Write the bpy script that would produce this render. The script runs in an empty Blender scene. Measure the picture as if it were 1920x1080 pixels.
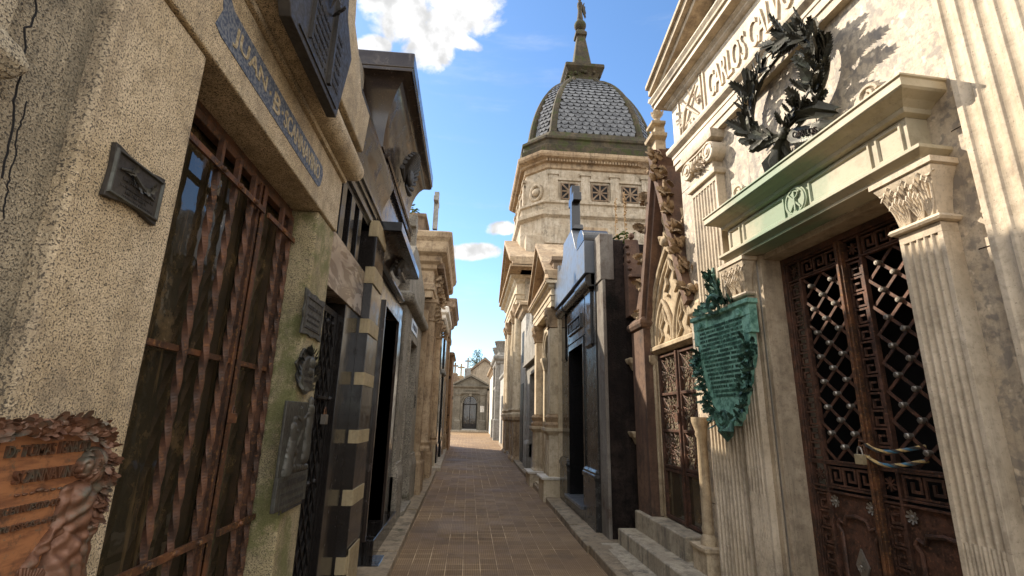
import bpy, bmesh, math, random
from mathutils import Vector, Matrix, noise
random.seed(7)
S = bpy.context.scene
COL = S.collection
R = math.radians

# ------------------------------------------------------------------ camera
F_PX, CX, CY = 924.0, 960.0, 540.0
_Y = Vector((878-CX, -(783-CY), -F_PX)).normalized()
_Z = Vector((1036-CX, CY+2948, -F_PX)); _Z = (_Z - _Y*_Z.dot(_Y)).normalized()
_X = _Y.cross(_Z)
CM = Matrix((_X, _Y, _Z))                     # camera axes -> world
EYE = Vector((0, 0, 1.6))
cam_d = bpy.data.cameras.new('camera'); cam = bpy.data.objects.new('camera', cam_d); COL.objects.link(cam)
cam.matrix_world = Matrix.Translation(EYE) @ CM.to_4x4()
cam_d.sensor_width = 36; cam_d.lens = F_PX/1920*36; cam_d.clip_start = .02; cam_d.clip_end = 3000
S.camera = cam
def gz(y): return .012*max(0, y)              # the lane rises gently away from the camera

# ------------------------------------------------------------------ frames: w = out of the facade, u = viewer's right, z = up
class Frame:
    def __init__(s, x, y, deg):
        s.o = Vector((x, y, 0)); a = R(deg); s.a = a
        s.n = Vector((math.cos(a), math.sin(a), 0)); s.t = Vector((-math.sin(a), math.cos(a), 0))
    def p(s, px, py, w=0):                    # a point of the facade plane seen on the survey photo -> (u, z)
        r = CM @ Vector((px-CX, -(py-CY), -F_PX))
        k = ((s.o-EYE).dot(s.n)+w)/r.dot(s.n); q = EYE+r*k
        return (q-s.o).dot(s.t), q.z

# ------------------------------------------------------------------ mesh builder
class MB:
    def __init__(s): s.v = []; s.f = []
    def add(s, vs, fs):
        b = len(s.v); s.v += [tuple(v) for v in vs]; s.f += [tuple(i+b for i in f) for f in fs]; return s
    def box(s, w0, w1, u0, u1, z0, z1):
        if w0 > w1: w0, w1 = w1, w0
        if u0 > u1: u0, u1 = u1, u0
        if z0 > z1: z0, z1 = z1, z0
        return s.add([(w0,u0,z0),(w1,u0,z0),(w1,u1,z0),(w0,u1,z0),(w0,u0,z1),(w1,u0,z1),(w1,u1,z1),(w0,u1,z1)],
              [(0,3,2,1),(4,5,6,7),(0,1,5,4),(1,2,6,5),(2,3,7,6),(3,0,4,7)])
    def stack(s, back, front, u0, u1, prof):  # rectangular block whose front and sides follow a moulding profile [(offset, z)]
        n = len(prof); vs = []
        for o, z in prof: vs += [(back,u0-o,z),(front+o,u0-o,z),(front+o,u1+o,z),(back,u1+o,z)]
        fs = [(3,2,1,0), tuple(4*(n-1)+i for i in range(4))]
        for k in range(n-1):
            for i in range(4):
                j = (i+1) % 4; fs.append((4*k+i, 4*k+j, 4*k+4+j, 4*k+4+i))
        return s.add(vs, fs)
    def prism(s, poly, a0, a1, axis='w'):     # poly of (u,z) along w, (w,z) along u, (w,u) along z
        n = len(poly)
        def m(p, a):
            return (a, p[0], p[1]) if axis == 'w' else ((p[0], a, p[1]) if axis == 'u' else (p[0], p[1], a))
        vs = [m(p, a0) for p in poly] + [m(p, a1) for p in poly]
        return s.add(vs, [tuple(range(n))[::-1], tuple(range(n, 2*n))] + [(i, (i+1) % n, n+(i+1) % n, n+i) for i in range(n)])
    def lathe(s, w, u, prof, n=20, sx=1, sy=1):
        vs = []; fs = []
        for r, z in prof:
            for i in range(n):
                a = 2*math.pi*i/n; vs.append((w+r*sx*math.cos(a), u+r*sy*math.sin(a), z))
        for k in range(len(prof)-1):
            for i in range(n):
                j = (i+1) % n; fs.append((k*n+i, k*n+j, (k+1)*n+j, (k+1)*n+i))
        fs += [tuple(range(n))[::-1], tuple(range((len(prof)-1)*n, len(prof)*n))]
        return s.add(vs, fs)
    def tube(s, pts, r, n=8, closed=False, flat=None):
        pts = [Vector(p) for p in pts]; m = len(pts); vs = []; fs = []; up = None
        for i, p in enumerate(pts):
            if closed: d = pts[(i+1) % m]-pts[i-1]
            else: d = pts[min(i+1, m-1)]-pts[max(i-1, 0)]
            d.normalize()
            if up is None:
                up = Vector((1, 0, 0)) if abs(d.x) < .9 else Vector((0, 0, 1))
            a = d.cross(up).normalized(); b = a.cross(d).normalized(); up = b
            rr = r[i] if isinstance(r, (list, tuple)) else r
            for k in range(n):
                t = 2*math.pi*k/n; vs.append(p+a*rr*math.cos(t)+b*(rr*(flat or 1))*math.sin(t))
        for i in range(m if closed else m-1):
            for k in range(n):
                j = (k+1) % n; i2 = (i+1) % m
                fs.append((i*n+k, i*n+j, i2*n+j, i2*n+k))
        if not closed: fs += [tuple(range(n))[::-1], tuple(range((m-1)*n, m*n))]
        return s.add(vs, fs)
    def ball(s, c, r, n=8, sq=(1,1,1)):
        prof = [(max(1e-4, math.sin(math.pi*k/n)), -math.cos(math.pi*k/n)) for k in range(n+1)]
        vs = []; fs = []; m = n+2
        for q, z in prof:
            for i in range(m):
                a = 2*math.pi*i/m; vs.append((c[0]+r*sq[0]*q*math.cos(a), c[1]+r*sq[1]*q*math.sin(a), c[2]+r*sq[2]*z))
        for k in range(n):
            for i in range(m):
                j = (i+1) % m; fs.append((k*m+i, k*m+j, (k+1)*m+j, (k+1)*m+i))
        return s.add(vs, fs)
    def disc(s, w0, w1, u, z, r, n=20, r1=None):
        r1 = r if r1 is None else r1
        vs = [(w0, u+r*math.cos(2*math.pi*i/n), z+r*math.sin(2*math.pi*i/n)) for i in range(n)] + [(w1, u+r1*math.cos(2*math.pi*i/n), z+r1*math.sin(2*math.pi*i/n)) for i in range(n)]
        return s.add(vs, [tuple(range(n))[::-1], tuple(range(n, 2*n))]+[(i, (i+1) % n, n+(i+1) % n, n+i) for i in range(n)])
    def bar(s, a, b, wd, dp):                  # flat bar between two points of a facade plane
        a = Vector(a); b = Vector(b); d = (b-a).normalized(); q = Vector((1,0,0)).cross(d).normalized()*wd/2; e = Vector((dp/2,0,0))
        vs = [a-q-e, a+q-e, a+q+e, a-q+e, b-q-e, b+q-e, b+q+e, b-q+e]
        return s.add(vs, [(0,3,2,1),(4,5,6,7),(0,1,5,4),(1,2,6,5),(2,3,7,6),(3,0,4,7)])
    def leaf(s, o, d, nrm, L, W, curl=.3, lobes=4, cup=.25, rag=.62):
        o = Vector(o); d = Vector(d).normalized(); nrm = Vector(nrm); nrm = (nrm-d*nrm.dot(d)).normalized(); sd = d.cross(nrm)
        n = lobes*2+2; vs = []; fs = []
        for i in range(n+1):
            t = i/n; c = o+d*L*(t-.12*curl*t*t)+nrm*(L*curl*(t*t))*.9
            base = math.sin(math.pi*min(1, t*.93+.05))**.7
            wd = W*.5*base*(1.0 if i % 2 else rag)+.0006
            e = nrm*cup*wd; tw = d*(.10*L if i % 2 else -.02*L)
            th = nrm*(-.035*W-.0012)
            vs += [c-sd*wd+e+tw, c, c+sd*wd+e+tw, c+th]
        for i in range(n):
            a = i*4; b = a+4
            fs += [(a, a+1, b+1, b), (a+1, a+2, b+2, b+1), (a+3, a, b, b+3), (a+2, a+3, b+3, b+2)]
        fs += [(0, 3, 2, 1), (n*4, n*4+1, n*4+2, n*4+3)]
        return s.add(vs, fs)
    def text(s, string, u0, u1, z0, h, w0, dp, shear=0):
        c = bpy.data.curves.new('lettering', 'FONT'); c.body = string; c.size = 1; c.extrude = .5; c.resolution_u = 3; c.align_x = 'LEFT'; c.offset = .012
        o = bpy.data.objects.new('lettering', c); COL.objects.link(o); bpy.context.view_layer.update()
        me = bpy.data.meshes.new_from_object(o)
        xs = [v.co.x for v in me.vertices]; ys = [v.co.y for v in me.vertices]
        x0, x1, y0, y1 = min(xs), max(xs), min(ys), max(ys)
        vs = [(w0+dp*(v.co.z+.5), u0+(v.co.x-x0)/(x1-x0)*(u1-u0), z0+(v.co.y-y0)/(y1-y0)*h+shear*(v.co.x-x0)/(x1-x0)*(u1-u0)) for v in me.vertices]
        s.add(vs, [tuple(p.vertices) for p in me.polygons])
        bpy.data.objects.remove(o); bpy.data.meshes.remove(me); bpy.data.curves.remove(c)
        return s
    def relief(s, u0, u1, z0, z1, fn, nu=60, nz=60, back=0.0, inside=None):
        vs = []; fs = []; idx = {}
        for j in range(nz+1):
            for i in range(nu+1):
                u = u0+(u1-u0)*i/nu; z = z0+(z1-z0)*j/nz
                idx[i, j] = len(vs); vs.append((fn(u, z), u, z))
        keep = set()
        for j in range(nz):
            for i in range(nu):
                uc = u0+(u1-u0)*(i+.5)/nu; zc = z0+(z1-z0)*(j+.5)/nz
                if inside is None or inside(uc, zc): keep.add((i, j)); fs.append((idx[i,j], idx[i+1,j], idx[i+1,j+1], idx[i,j+1]))
        bk = {}
        def B(k):
            if k not in bk: bk[k] = len(vs); vs.append((back, vs[idx[k]][1], vs[idx[k]][2]))
            return bk[k]
        for (i, j) in keep:
            for (nb, a, b) in (((i,j-1),(i+1,j),(i,j)), ((i,j+1),(i,j+1),(i+1,j+1)), ((i-1,j),(i,j),(i,j+1)), ((i+1,j),(i+1,j+1),(i+1,j))):
                if nb not in keep: fs.append((idx[a], idx[b], B(b), B(a)))
        return s.add(vs, fs)
    def rings(s, w0, u0, u1, z0, z1, prof):    # picture-frame moulding: profile [(inset, w)] around a rectangle
        vs = []; n = len(prof)
        for i, w in prof: vs += [(w0+w, u0+i, z0+i), (w0+w, u1-i, z0+i), (w0+w, u1-i, z1-i), (w0+w, u0+i, z1-i)]
        fs = []
        for k in range(n-1):
            for i in range(4):
                j = (i+1) % 4; fs.append((4*k+i, 4*k+j, 4*k+4+j, 4*k+4+i))
        return s.add(vs, fs)
    def pieces(s, gap=.004):                    # one builder per free-standing piece (pieces whose boxes touch stay together)
        par = list(range(len(s.v)))
        def fd(i):
            while par[i] != i: par[i] = par[par[i]]; i = par[i]
            return i
        for f in s.f:
            r = fd(f[0])
            for i in f[1:]: par[fd(i)] = r
        g = {}
        for i in range(len(s.v)): g.setdefault(fd(i), []).append(i)
        bx = [[[min(s.v[i][k] for i in vs)-gap for k in range(3)], [max(s.v[i][k] for i in vs)+gap for k in range(3)], vs] for vs in g.values()]
        ch = True
        while ch:
            ch = False; out = []
            for q in bx:
                for o in out:
                    if all(q[0][k] <= o[1][k] and o[0][k] <= q[1][k] for k in range(3)):
                        o[0] = [min(x, y) for x, y in zip(o[0], q[0])]; o[1] = [max(x, y) for x, y in zip(o[1], q[1])]; o[2] += q[2]; ch = True; break
                else: out.append(q)
            bx = out
        own = {}; res = []
        for n, q in enumerate(bx):
            m = MB(); mp = {}
            for i in sorted(q[2]): mp[i] = len(m.v); m.v.append(s.v[i]); own[i] = n
            m.mp = mp; res.append(m)
        for f in s.f: r = res[own[f[0]]]; r.f.append(tuple(r.mp[i] for i in f))
        return res
    def build(s, name, m, parent=None, off=(0,0,0), bevel=0, smooth=False, mat2=None):
        me = bpy.data.meshes.new(name)
        me.from_pydata([(a-off[0], b-off[1], c-off[2]) for a, b, c in s.v], [], s.f)
        bm = bmesh.new(); bm.from_mesh(me); bmesh.ops.recalc_face_normals(bm, faces=bm.faces); bm.to_mesh(me); bm.free()
        if smooth:
            me.shade_smooth()
            try: me.set_sharp_from_angle(angle=R(38))
            except Exception: pass
        me.materials.append(m); me.update()
        o = bpy.data.objects.new(name, me); COL.objects.link(o)
        if parent is not None: o.parent = parent
        if bevel:
            b = o.modifiers.new('bevel', 'BEVEL'); b.width = bevel; b.segments = 2; b.limit_method = 'ANGLE'; b.angle_limit = R(35); b.harden_normals = False
        return o

GROUPS = {'mausoleum': 'tombs lining the lane', 'plaque': 'bronze plaques on the tomb walls', 'padlock': 'padlocks on tomb doors', 'plant': 'weeds and dry stalks on the tombs', 'cross': 'stone crosses behind the end chapel', 'tree': 'trees beyond the tombs'}
def setp(o, label=None, cat=None, group=None, kind=None):
    group = group or GROUPS.get(cat)
    if label: o['label'] = label
    if cat: o['category'] = cat
    if group: o['group'] = group
    if kind: o['kind'] = kind
    return o

SPLIT = {'pilaster', 'pedestal', 'bar', 'crossbar', 'corbel', 'plinth', 'shell', 'scroll', 'jamb', 'rosette', 'plinth_slab', 'shaft', 'gable_rake', 'column', 'stud', 'garland', 'stem', 'carving'}
class Thing:                                   # an Empty at the thing's base; parts are given in frame coordinates
    def __init__(s, fr, name, label, cat, u=0, w=0, z=0, group=None):
        s.fr = fr; s.off = (w, u, z)
        e = bpy.data.objects.new(name, None); COL.objects.link(e); e.empty_display_size = .2
        e.location = fr.o+fr.n*w+fr.t*u+Vector((0,0,z)); e.rotation_euler = (0, 0, fr.a)
        setp(e, label, cat, group); s.e = e
    def part(s, name, mb, m, bevel=0, smooth=False, parent=None, label=None, split=False):
        if name in SPLIT or split:
            r = None
            for q in mb.pieces(): r = s._one(name, q, m, bevel, smooth, parent, label)
            return r
        return s._one(name, mb, m, bevel, smooth, parent, label)
    def _one(s, name, mb, m, bevel, smooth, parent, label):
        o = mb.build(name, m, parent or s.e, s.off, bevel, smooth)
        if label: o['label'] = label
        return o

# ------------------------------------------------------------------ materials
class NT:
    def __init__(s, name):
        s.m = bpy.data.materials.new(name); s.m.use_nodes = True; s.t = s.m.node_tree; s.n = s.t.nodes
        s.b = s.n['Principled BSDF']; s.out = s.n['Material Output']
        s.tc = s.n.new('ShaderNodeTexCoord')
    def L(s, a, b): s.t.links.new(a, b)
    def mapv(s, sc=(1,1,1), src=None):
        m = s.n.new('ShaderNodeMapping'); m.inputs['Scale'].default_value = sc; s.L(src or s.tc.outputs['Object'], m.inputs[0]); return m.outputs[0]
    def noise(s, sc, det=3, rough=.55, vec=None, dist=0):
        n = s.n.new('ShaderNodeTexNoise'); n.inputs['Scale'].default_value = sc; n.inputs['Detail'].default_value = det; n.inputs['Roughness'].default_value = rough; n.inputs['Distortion'].default_value = dist
        s.L(vec or s.tc.outputs['Object'], n.inputs['Vector']); return n.outputs[0]
    def vor(s, sc, vec=None, feat='F1', rnd=1, out=0):
        n = s.n.new('ShaderNodeTexVoronoi'); n.feature = feat; n.inputs['Scale'].default_value = sc; n.inputs['Randomness'].default_value = rnd
        s.L(vec or s.tc.outputs['Object'], n.inputs['Vector']); return n.outputs[out]
    def ramp(s, x, a, b, lo=0, hi=1):
        n = s.n.new('ShaderNodeMapRange'); n.interpolation_type = 'SMOOTHSTEP'
        n.inputs[1].default_value = a; n.inputs[2].default_value = b; n.inputs[3].default_value = lo; n.inputs[4].default_value = hi; s.L(x, n.inputs[0]); return n.outputs[0]
    def mix(s, f, a, b, mode='MIX'):
        n = s.n.new('ShaderNodeMix'); n.data_type = 'RGBA'; n.blend_type = mode
        for i, x in ((0, f), (6, a), (7, b)):
            if isinstance(x, (int, float)): n.inputs[i].default_value = x
            elif isinstance(x, (tuple, list)): n.inputs[i].default_value = (*x, 1)
            else: s.L(x, n.inputs[i])
        return n.outputs[2]
    def math(s, op, a, b=0, c=None):
        n = s.n.new('ShaderNodeMath'); n.operation = op
        for i, x in enumerate((a, b) if c is None else (a, b, c)):
            if isinstance(x, (int, float)): n.inputs[i].default_value = x
            else: s.L(x, n.inputs[i])
        return n.outputs[0]
    def sep(s, vec=None):
        n = s.n.new('ShaderNodeSeparateXYZ'); s.L(vec or s.tc.outputs['Object'], n.inputs[0]); return n.outputs
    def wpos(s):
        g = s.n.new('ShaderNodeNewGeometry'); return g.outputs['Position']
    def fin(s, col, rough=.8, bump=None, bs=.3, bd=.01, metal=0, spec=.5, coat=0):
        for k, x in (('Base Color', col), ('Roughness', rough), ('Metallic', metal), ('Specular IOR Level', spec), ('Coat Weight', coat)):
            if isinstance(x, (int, float)): s.b.inputs[k].default_value = x
            elif isinstance(x, (tuple, list)): s.b.inputs[k].default_value = (*x, 1)
            else: s.L(x, s.b.inputs[k])
        if bump is not None:
            n = s.n.new('ShaderNodeBump'); n.inputs['Strength'].default_value = bs; n.inputs['Distance'].default_value = bd
            s.L(bump, n.inputs['Height']); s.L(n.outputs[0], s.b.inputs['Normal'])
        return s.m

def m_stone(name, base, light, dark, speck=None, stain=(.10,.08,.06), stain_amt=.6, sc=1.0, rough=.85, bump=.35, moss=None, streak=.7, bd=.008, spec=.4):
    t = NT(name)
    big = t.noise(1.7*sc, 6, .66); fine = t.noise(38*sc, 5, .65); mid = t.noise(9*sc, 6, .7)
    c = t.mix(t.ramp(big, .38, .64), base, light)
    c = t.mix(t.ramp(mid, .46, .66, 0, .7), c, dark)
    c = t.mix(t.ramp(fine, .48, .72, 0, .6), c, dark)
    h = fine
    if speck:
        col, ssc, amt = speck
        sp = t.noise(ssc, 2.5, .6); f = t.ramp(sp, .52, .585, 0, amt); c = t.mix(f, c, col)
        sp2 = t.noise(ssc*.5, 2, .6); c = t.mix(t.ramp(sp2, .58, .65, 0, amt*.75), c, col)
        sp3 = t.noise(ssc*.8, 2, .5); c = t.mix(t.ramp(sp3, .62, .68, 0, .5), c, tuple(min(1, x*1.5) for x in light))
        h = t.math('ADD', sp, fine)
    v = t.mapv((6*sc, 6*sc, .55*sc)); st = t.noise(1.0, 6, .68, v)
    v2 = t.mapv((17*sc, 17*sc, 1.1*sc)); st2 = t.noise(1.0, 5, .7, v2)
    c = t.mix(t.ramp(st, .48, .70, 0, stain_amt*streak), c, stain)
    c = t.mix(t.ramp(st2, .56, .72, 0, stain_amt*streak*.6), c, stain)
    bl = t.noise(2.6*sc, 8, .74); c = t.mix(t.ramp(bl, .52, .70, 0, stain_amt), c, stain)
    pit = t.noise(95*sc, 2, .5); c = t.mix(t.ramp(pit, .66, .72, 0, .55), c, stain)
    if moss:
        mn = t.noise(2.6*sc, 7, .76); c = t.mix(t.ramp(mn, moss[1], moss[1]+.12, 0, moss[2]), c, moss[0])
    hh = t.math('ADD', t.math('ADD', h, t.math('MULTIPLY', bl, 1.5)), t.math('MULTIPLY', t.ramp(pit, .62, .72, 0, 1), -.5))
    return t.fin(c, rough, hh, bump, bd, 0, spec)

def m_polished(name, base, flecks, rough=.12, scale=220, dirt=.25, dirtcol=(.10,.085,.07)):
    t = NT(name); n = t.noise(scale, 2, .6); c = t.mix(t.ramp(n, .60, .70), base, flecks)
    d = t.noise(4, 6, .7); v = t.mapv((7, 7, .6)); d2 = t.noise(1, 5, .7, v)
    f = t.math('MAXIMUM', t.ramp(d, .52, .78, 0, dirt), t.ramp(d2, .55, .8, 0, dirt))
    c = t.mix(f, c, dirtcol)
    r = t.math('ADD', t.math('MULTIPLY', f, .8), t.ramp(t.noise(9, 4), .4, .8, rough, rough+.18))
    return t.fin(c, r, d, .04, .01)

def m_iron(name, base=(.075,.035,.022), rust=(.20,.075,.03), dark=(.02,.014,.012), rough=.65, metal=.25):
    t = NT(name); a = t.noise(9, 6, .7); b = t.noise(60, 4, .6)
    c = t.mix(t.ramp(a, .4, .62), dark, base); c = t.mix(t.ramp(b, .52, .72, 0, .8), c, rust)
    return t.fin(c, t.ramp(b, .3, .7, rough-.15, rough+.2), b, .35, .004, metal)

def m_bronze(name, base, patina, amt=.6, lo=.45, rough=.5, metal=.55, sc=1):
    t = NT(name); a = t.noise(6*sc, 7, .72); b = t.noise(45*sc, 5, .6)
    c = t.mix(t.ramp(a, lo, lo+.2, 0, amt), base, patina); c = t.mix(t.ramp(b, .55, .8, 0, .5), c, tuple(x*.35 for x in base))
    return t.fin(c, t.ramp(b, .3, .7, rough-.12, rough+.2), b, .25, .004, metal)

M = {}
M['granite'] = m_stone('rough_granite', (.52,.405,.25), (.66,.54,.37), (.36,.28,.17), speck=((.05,.042,.035), 185, .88), stain=(.16,.13,.095), stain_amt=.62, bump=.55, bd=.006)
M['granite_old'] = m_stone('weathered_granite', (.34,.285,.195), (.46,.39,.275), (.20,.17,.12), speck=((.05,.042,.034), 175, .85), stain=(.09,.08,.06), stain_amt=.85, bump=.6, bd=.008)
M['granite_moss'] = m_stone('mossy_granite', (.36,.295,.16), (.46,.385,.235), (.20,.17,.10), speck=((.05,.042,.032), 150, .75), moss=((.13,.14,.045), .46, .75), stain_amt=.5, bump=.5, bd=.006)
M['marble'] = m_stone('warm_marble', (.50,.405,.285), (.61,.51,.38), (.36,.29,.205), stain=(.17,.135,.10), stain_amt=.68, bump=.3, rough=.6)
M['marble_mottled'] = m_stone('mottled_marble', (.46,.375,.27), (.58,.49,.37), (.27,.235,.195), speck=((.22,.195,.17), 16, .65), stain=(.15,.13,.115), stain_amt=.72, sc=1.6, bump=.3, rough=.6)
M['marble_old'] = m_stone('old_marble', (.37,.29,.195), (.48,.385,.27), (.25,.19,.13), stain=(.115,.09,.065), stain_amt=.75, bump=.35, rough=.75)
M['gothic'] = m_stone('gothic_limestone', (.44,.34,.215), (.55,.44,.295), (.28,.21,.13), stain=(.10,.065,.04), stain_amt=.75, bump=.4)
M['gothic_brown'] = m_stone('brown_sandstone', (.115,.062,.040), (.17,.10,.062), (.07,.038,.026), stain=(.04,.028,.022), stain_amt=.8, bump=.4)
M['steps'] = m_stone('step_marble', (.36,.30,.215), (.48,.41,.30), (.25,.205,.15), stain=(.07,.062,.05), stain_amt=.9, bump=.4, rough=.75, sc=1.5)
M['tuff'] = m_stone('brown_stone', (.34,.235,.135), (.46,.34,.21), (.20,.13,.075), stain=(.085,.055,.035), stain_amt=.8, bump=.6)
M['tuff_dark'] = m_stone('sooty_brown_stone', (.20,.135,.082), (.29,.20,.125), (.10,.065,.04), stain=(.045,.032,.024), stain_amt=.85, bump=.7)
M['cream'] = m_stone('cream_stucco', (.52,.42,.28), (.64,.54,.39), (.40,.31,.20), stain=(.17,.125,.08), stain_amt=.6, bump=.35)
M['grey'] = m_stone('grey_stone', (.25,.235,.205), (.34,.32,.285), (.17,.155,.135), stain=(.08,.072,.06), stain_amt=.6, bump=.35)
M['chapel'] = m_stone('weathered_chapel_stone', (.155,.135,.10), (.215,.19,.145), (.10,.085,.062), stain=(.05,.042,.032), stain_amt=.7, bump=.4)
M['grey_pale'] = m_stone('pale_grey_stone', (.38,.36,.32), (.48,.46,.42), (.27,.25,.22), stain=(.13,.115,.095), stain_amt=.55, bump=.3)
M['grey_tomb'] = m_stone('grey_granite', (.27,.235,.18), (.36,.32,.255), (.17,.15,.12), speck=((.08,.07,.06), 60, .6), moss=((.075,.08,.03), .56, .6), stain=(.09,.075,.055), stain_amt=.6, bump=.35)
M['cement'] = m_stone('cement_edge', (.17,.15,.125), (.25,.225,.19), (.14,.12,.10), stain=(.08,.05,.035), stain_amt=.9, bump=.7)
M['soot'] = m_stone('black_mould_stucco', (.020,.014,.012), (.045,.032,.026), (.010,.008,.008), stain=(.006,.006,.005), stain_amt=.9, bump=.9, bd=.02, spec=.12)
M['peel'] = m_stone('peeling_brown_plaster', (.22,.125,.06), (.31,.185,.09), (.13,.075,.04), stain=(.035,.022,.016), stain_amt=.95, sc=1.6, bump=.7)
M['dome_stone'] = m_stone('lichen_stone', (.050,.038,.020), (.10,.072,.038), (.024,.019,.012), stain=(.02,.017,.010), stain_amt=.85, moss=((.045,.052,.008), .49, .85), bump=.6, bd=.02)
M['drum'] = m_stone('drum_stone', (.40,.32,.22), (.52,.44,.33), (.28,.21,.14), stain=(.10,.08,.05), stain_amt=.75, bump=.5, bd=.015)
M['white'] = m_stone('white_stucco', (.62,.57,.48), (.74,.70,.62), (.50,.44,.35), stain=(.25,.20,.15), stain_amt=.5, bump=.3)
M['black'] = m_polished('black_granite', (.010,.0095,.010), (.035,.033,.032), rough=.09, dirt=.12)
M['black_dirty'] = m_polished('dusty_black_granite', (.014,.012,.011), (.05,.04,.035), rough=.11, dirt=.22, dirtcol=(.036,.027,.021))
M['brown_granite'] = m_polished('brown_granite', (.030,.022,.018), (.085,.058,.042), rough=.12, dirt=.5, dirtcol=(.085,.055,.036), scale=120)
M['slab_grey'] = m_polished('blue_grey_granite', (.105,.115,.13), (.20,.20,.21), rough=.28, dirt=.3, dirtcol=(.20,.18,.15), scale=160)
M['grey_polished'] = m_polished('grey_polished_granite', (.026,.025,.024), (.06,.057,.053), rough=.16, dirt=.4, dirtcol=(.08,.065,.05), scale=160)
t = NT('veined_marble'); v = t.mapv((2.0, 2.0, 7)); w_ = t.noise(1.0, 6, .62, v, 1.4)
M['veined'] = t.fin(t.mix(t.ramp(w_, .46, .54), t.mix(t.ramp(t.noise(1.5, 3), .4, .6), (.30,.245,.195), (.42,.36,.30)), (.17,.13,.10)), .2, w_, .03, .01)
M['iron'] = m_iron('rusty_iron', (.135,.064,.038), (.27,.125,.052), (.055,.031,.021))
M['iron_light'] = m_iron('orange_rust', (.15,.06,.025), (.34,.17,.06), (.05,.025,.014), .6, .2)
M['iron_black'] = m_iron('black_iron', (.018,.016,.015), (.05,.035,.025), (.010,.009,.009), .5, .4)
M['iron_door'] = m_iron('door_iron', (.12,.058,.038), (.22,.10,.055), (.05,.028,.02), .55, .35)
M['brass'] = m_bronze('gilt_bronze', (.40,.32,.19), (.24,.19,.11), .5, .45, .5, .25)
M['bronze_dark'] = m_bronze('dark_bronze', (.034,.029,.024), (.070,.062,.050), .6, .48, .55, .15)
M['bronze_plaque'] = m_bronze('grey_bronze', (.066,.062,.052), (.12,.125,.105), .6, .45, .48, .45)
M['wreath'] = m_bronze('wreath_bronze', (.045,.042,.030), (.13,.15,.105), .6, .5, .5, .4, 2)
M['verdigris'] = m_bronze('verdigris', (.06,.17,.125), (.26,.50,.39), .95, .38, .6, .15, 1.5)
M['verdigris_dark'] = m_bronze('dark_verdigris', (.03,.075,.055), (.13,.30,.215), .8, .46, .5, .3, 2)
t = NT('worn_copper'); v = t.mapv((6, 6, 40)); g = t.noise(1, 6, .7, v); h_ = t.noise(14, 7, .75)
c = t.mix(t.ramp(g, .42, .62), (.42,.185,.08), (.25,.105,.05)); c = t.mix(t.ramp(h_, .50, .66, 0, .75), c, (.085,.05,.035)); c = t.mix(t.ramp(t.noise(60, 4, .7), .60, .72, 0, .6), c, (.10,.13,.10))
M['copper'] = t.fin(c, .6, h_, .3, .004, .25)
M['copper_dark'] = m_bronze('tarnished_copper', (.16,.075,.042), (.105,.12,.095), .8, .46, .48, .45, 1.6)
M['steel'] = m_bronze('worn_steel', (.30,.27,.23), (.18,.15,.12), .5, .5, .4, .7)
t = NT('dirty_glass'); a = t.noise(5, 6, .75); v = t.mapv((14, 14, 1.2)); b = t.noise(1, 5, .7, v)
d = t.math('MAXIMUM', t.ramp(a, .50, .8, 0, .7), t.ramp(b, .52, .8, 0, .6))
M['glass'] = t.fin(t.mix(d, (.034,.028,.017), (.24,.155,.07)), t.ramp(d, 0, .7, .03, .35), t.noise(7, 3), .10, .01, 0, .7)
t = NT('paned_glass'); a = t.noise(6, 6, .75)
M['glass_pale'] = t.fin(t.mix(t.ramp(a, .45, .7), (.20,.17,.12), (.38,.33,.25)), .12, a, .05, .01)
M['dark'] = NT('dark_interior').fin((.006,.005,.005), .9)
t = NT('slate'); g = t.noise(5, 4); M['slate'] = t.fin(t.mix(t.ramp(g, .35, .65), (.050,.050,.052), (.135,.135,.135)), .45, t.noise(30, 3), .2, .01)
t = NT('leaf_green'); g = t.noise(9, 3); M['leaf'] = t.fin(t.mix(g, (.045,.10,.012), (.16,.24,.03)), .55)
t = NT('tree_green'); g = t.noise(3, 3); M['tree'] = t.fin(t.mix(g, (.018,.040,.018), (.045,.085,.035)), .7)
t = NT('straw'); M['straw'] = t.fin((.38,.24,.11), .8)
t = NT('bark'); M['bark'] = t.fin((.07,.05,.035), .9)
t = NT('enamel_sign'); M['enamel'] = t.fin((.62,.66,.70), .25)
t = NT('blue_paint'); g = t.noise(70, 3, .6); M['blue'] = t.fin(t.mix(t.ramp(g, .42, .6), (.050,.068,.115), (.17,.185,.21)), .75, g, .4, .004)
t = NT('faded_gold_paint'); g = t.noise(60, 3, .6); M['gilt'] = t.fin(t.mix(t.ramp(g, .35, .6), (.22,.17,.09), (.50,.42,.28)), .6, g, .2, .003)
M['letters'] = m_bronze('bronze_letters', (.05,.045,.035), (.12,.10,.07), .5, .45, .45, .5)
t = NT('striped_hose'); sp = t.sep(); x = t.math('ADD', t.math('MULTIPLY', sp[1], 7), t.math('MULTIPLY', sp[2], 24))
wv = t.math('FRACT', x); c = t.mix(t.ramp(wv, .30, .36), (.52,.36,.14), (.035,.14,.22)); c = t.mix(t.ramp(wv, .66, .72), c, (.02,.02,.02))
c = t.mix(t.ramp(t.noise(40, 5, .7), .45, .65, 0, .7), c, (.16,.12,.08)); M['hose'] = t.fin(c, .7)
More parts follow.
